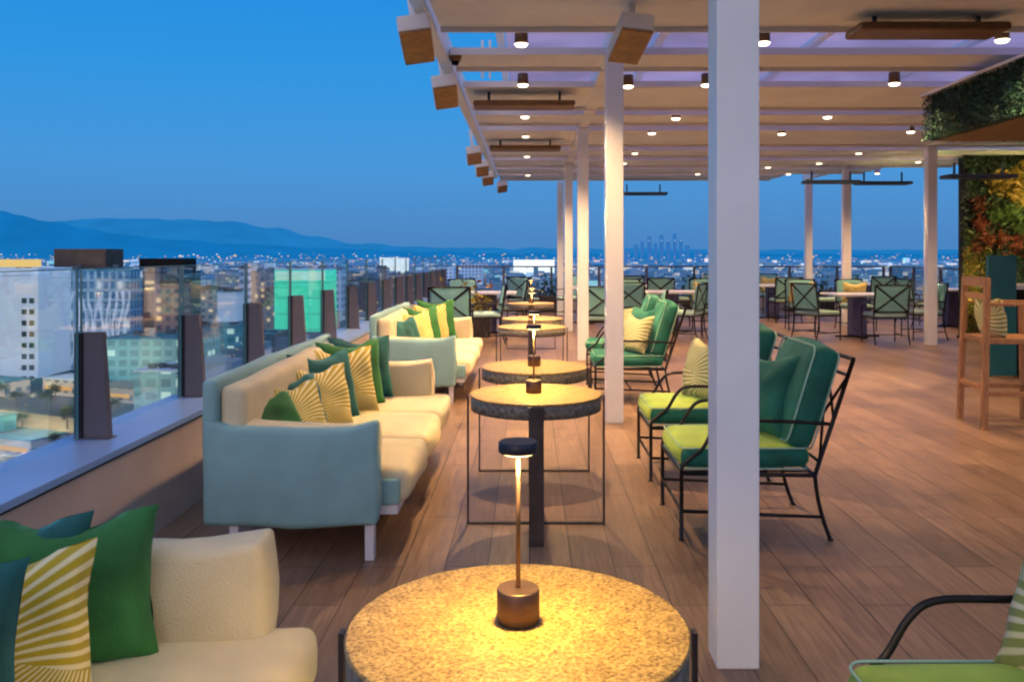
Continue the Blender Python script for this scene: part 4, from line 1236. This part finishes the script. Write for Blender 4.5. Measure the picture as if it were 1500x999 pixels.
# point lights of the far city
def speck(name, n, y0, y1, xl, xr, seed, k, label):
    q = random.Random(seed); mb = MB(); glow = []
    for _ in range(n):
        Y = math.exp(q.uniform(math.log(y0), math.log(y1))); px = q.uniform(xl, xr); X = (px-776)*Y/F
        s = Y*k*q.uniform(.5, 1.5); z = GZ+q.uniform(3, 22)*(1+Y/4000)
        mb.add([(X-s, Y, z-s*.6), (X+s, Y, z-s*.6), (X+s, Y, z+s*.6), (X-s, Y, z+s*.6)], [(0, 1, 2, 3)])
        cc = q.choice([(1, .6, .25), (1, .8, .5), (.8, .9, 1), (.65, .85, 1), (.9, .95, 1), (1, .5, .5)]); s2 = q.uniform(.25, 1.2)
        glow += [tuple(v*s2 for v in cc)]*4
    o = mb.build(name, M['sprawl']); me = o.data
    for nm, arr in (('tint', [(0, 0, 0)]*len(glow)), ('glow', glow)):
        at_ = me.color_attributes.new(nm, 'FLOAT_COLOR', 'CORNER'); flat = []
        for c in arr: flat += [c[0], c[1], c[2], 1]
        at_.data.foreach_set('color', flat)
    tag(o, label, 'city lights', kind='stuff')
speck('city_lights', 1500, 1200, 12000, -60, 1560, 9, .00075, 'countless small white and amber lights of the city at dusk')

o = speck('window_lights', 420, 480, 1500, -60, 760, 19, .0009, 'scattered bright shop and street lights between the near city blocks')

# streets and street-level things at lower left
M['road'] = mat('asphalt', (.055, .05, .052), .8, var=.2, scale=.3)
M['lot'] = mat('pale_lot', (.30, .26, .19), .9, var=.3, scale=.08)
m = MB()
def strip(mb, p0, p1, w, z):
    a = Vector(p0); b = Vector(p1); d = (b-a).normalized(); n = Vector((-d.y, d.x, 0))*w/2
    mb.quad(Vector((*(a-n).xy, z)), Vector((*(b-n).xy, z)), Vector((*(b+n).xy, z)), Vector((*(a+n).xy, z)))
strip(m, (-420, 470, 0), (-60, 300, 0), 22, GZ+.3); strip(m, (-200, 200, 0), (-170, 900, 0), 16, GZ+.32)
tag(m.build('road', M['road']), kind='structure')
m = MB(); strip(m, (-420, 500, 0), (-90, 345, 0), 24, GZ+.2); strip(m, (-330, 360, 0), (-130, 300, 0), 46, GZ+.21)
tag(m.build('pavement', M['lot']), kind='structure')
for (x, y, p_, c) in ((-270, 430, 60000, (1, .72, .25)), (-230, 395, 45000, (1, .8, .4)), (-190, 360, 40000, (1, .75, .3)), (-300, 470, 60000, (1, .7, .3)), (-330, 400, 60000, (1, .75, .35)), (-250, 480, 50000, (1, .9, .6)), (-215, 330, 30000, (.9, .95, 1)), (-260, 350, 26000, (1, .7, .3)), (-165, 420, 20000, (.6, 1, .9))):
    lamp('POINT', (x, y, GZ+16), p_, c, .7)
def make_tree(seed, H=11):
    q = random.Random(seed)
    t = thing('street_tree', '', 'tree', group='dark round trees along the street below')
    MB().tube([(0, 0, 0), (.1, 0, H*.3), (0, .1, H*.62)], .32, 7, .14).build('trunk', M['roof_brown'], t, True)
    lobes = [(q.uniform(-1.6, 1.6), q.uniform(-1.6, 1.6), H*q.uniform(.5, .85), q.uniform(1.2, 2.3)) for _ in range(9)]
    def smp(r):
        x, y, z, R0 = r.choice(lobes); d = Vector((r.gauss(0, 1), r.gauss(0, 1), r.gauss(0, 1))).normalized()*R0*r.uniform(.7, 1.05)
        return Vector((x, y, z))+d
    m = MB(); leaf_cloud(m, 420, smp, .45, q); m.build('crown', M['foliage_dark'], t)
    return t
tr = make_tree(2)
spots = [(-290, 470), (-272, 452), (-262, 470), (-247, 440), (-232, 452), (-226, 420), (-236, 400), (-214, 396), (-204, 420), (-196, 388), (-250, 380), (-275, 410), (-300, 430), (-180, 370), (-172, 400), (-190, 345), (-225, 345), (-160, 352)]
for i, (x, y) in enumerate(spots):
    o = tr if i == 0 else copy_tree(tr)
    o.location = (x+RND.uniform(-3, 3), y, GZ); s = RND.uniform(.75, 1.3); o.scale = (s, s, s*RND.uniform(.85, 1.1)); o.rotation_euler.z = RND.uniform(0, 6)
    o['label'] = 'dark round street tree standing among the lit lots far below the balustrade'
def make_lamp_post():
    t = thing('street_lamp', '', 'street lamp', group='street lamps along the road below')
    m = MB(); m.tube([(0, 0, 0), (0, 0, 8.6), (.5, 0, 9.2), (1.6, 0, 9.3)], .12, 6); m.build('pole', M['post'], t)
    MB().bbox(1.3, 2.3, -.35, .35, 9.05, 9.28, .05).build('lamp_head', M['glow_gold'], t)
    return t
lp = make_lamp_post()
for i in range(12):
    o = lp if i == 0 else copy_tree(lp)
    u = i/11; o.location = (-380+300*u, 470-155*u+13, GZ); o.rotation_euler.z = R(-60)
    o['label'] = 'tall lit street lamp beside the road far below the balustrade'
def make_shop(i, x, y, w, d, h, mt, rf):
    t = thing('shop_building', 'low %s roofed shop on the street below, %s from the road corner' % (rf.split('_')[1], ordinal(i)), 'building', (x, y, GZ), R(-22), 'small shops along the street below')
    MB().box(-w/2, w/2, -d/2, d/2, 0, h).build('wall', FM[mt], t)
    MB().bbox(-w/2-.3, w/2+.3, -d/2-.3, d/2+.3, h+.02, h+.8, .1).build('roof', M[rf], t)
    MB().box(-w*.4, w*.4, -d/2-.3, -d/2-.05, h*.35, h*.6).build('shopfront', M['glow_warm'], t)
for i, a in enumerate(((-312, 500, 34, 16, 8, 'beige', 'roof_blue'), (-268, 500, 26, 18, 9, 'beige', 'roof_white'), (-226, 478, 30, 18, 8, 'beige', 'roof_grey'), (-258, 392, 34, 22, 7, 'teal', 'roof_blue'), (-205, 350, 22, 16, 7, 'beige', 'roof_blue'), (-178, 430, 26, 18, 9, 'white', 'roof_white'))):
    make_shop(i, *a)
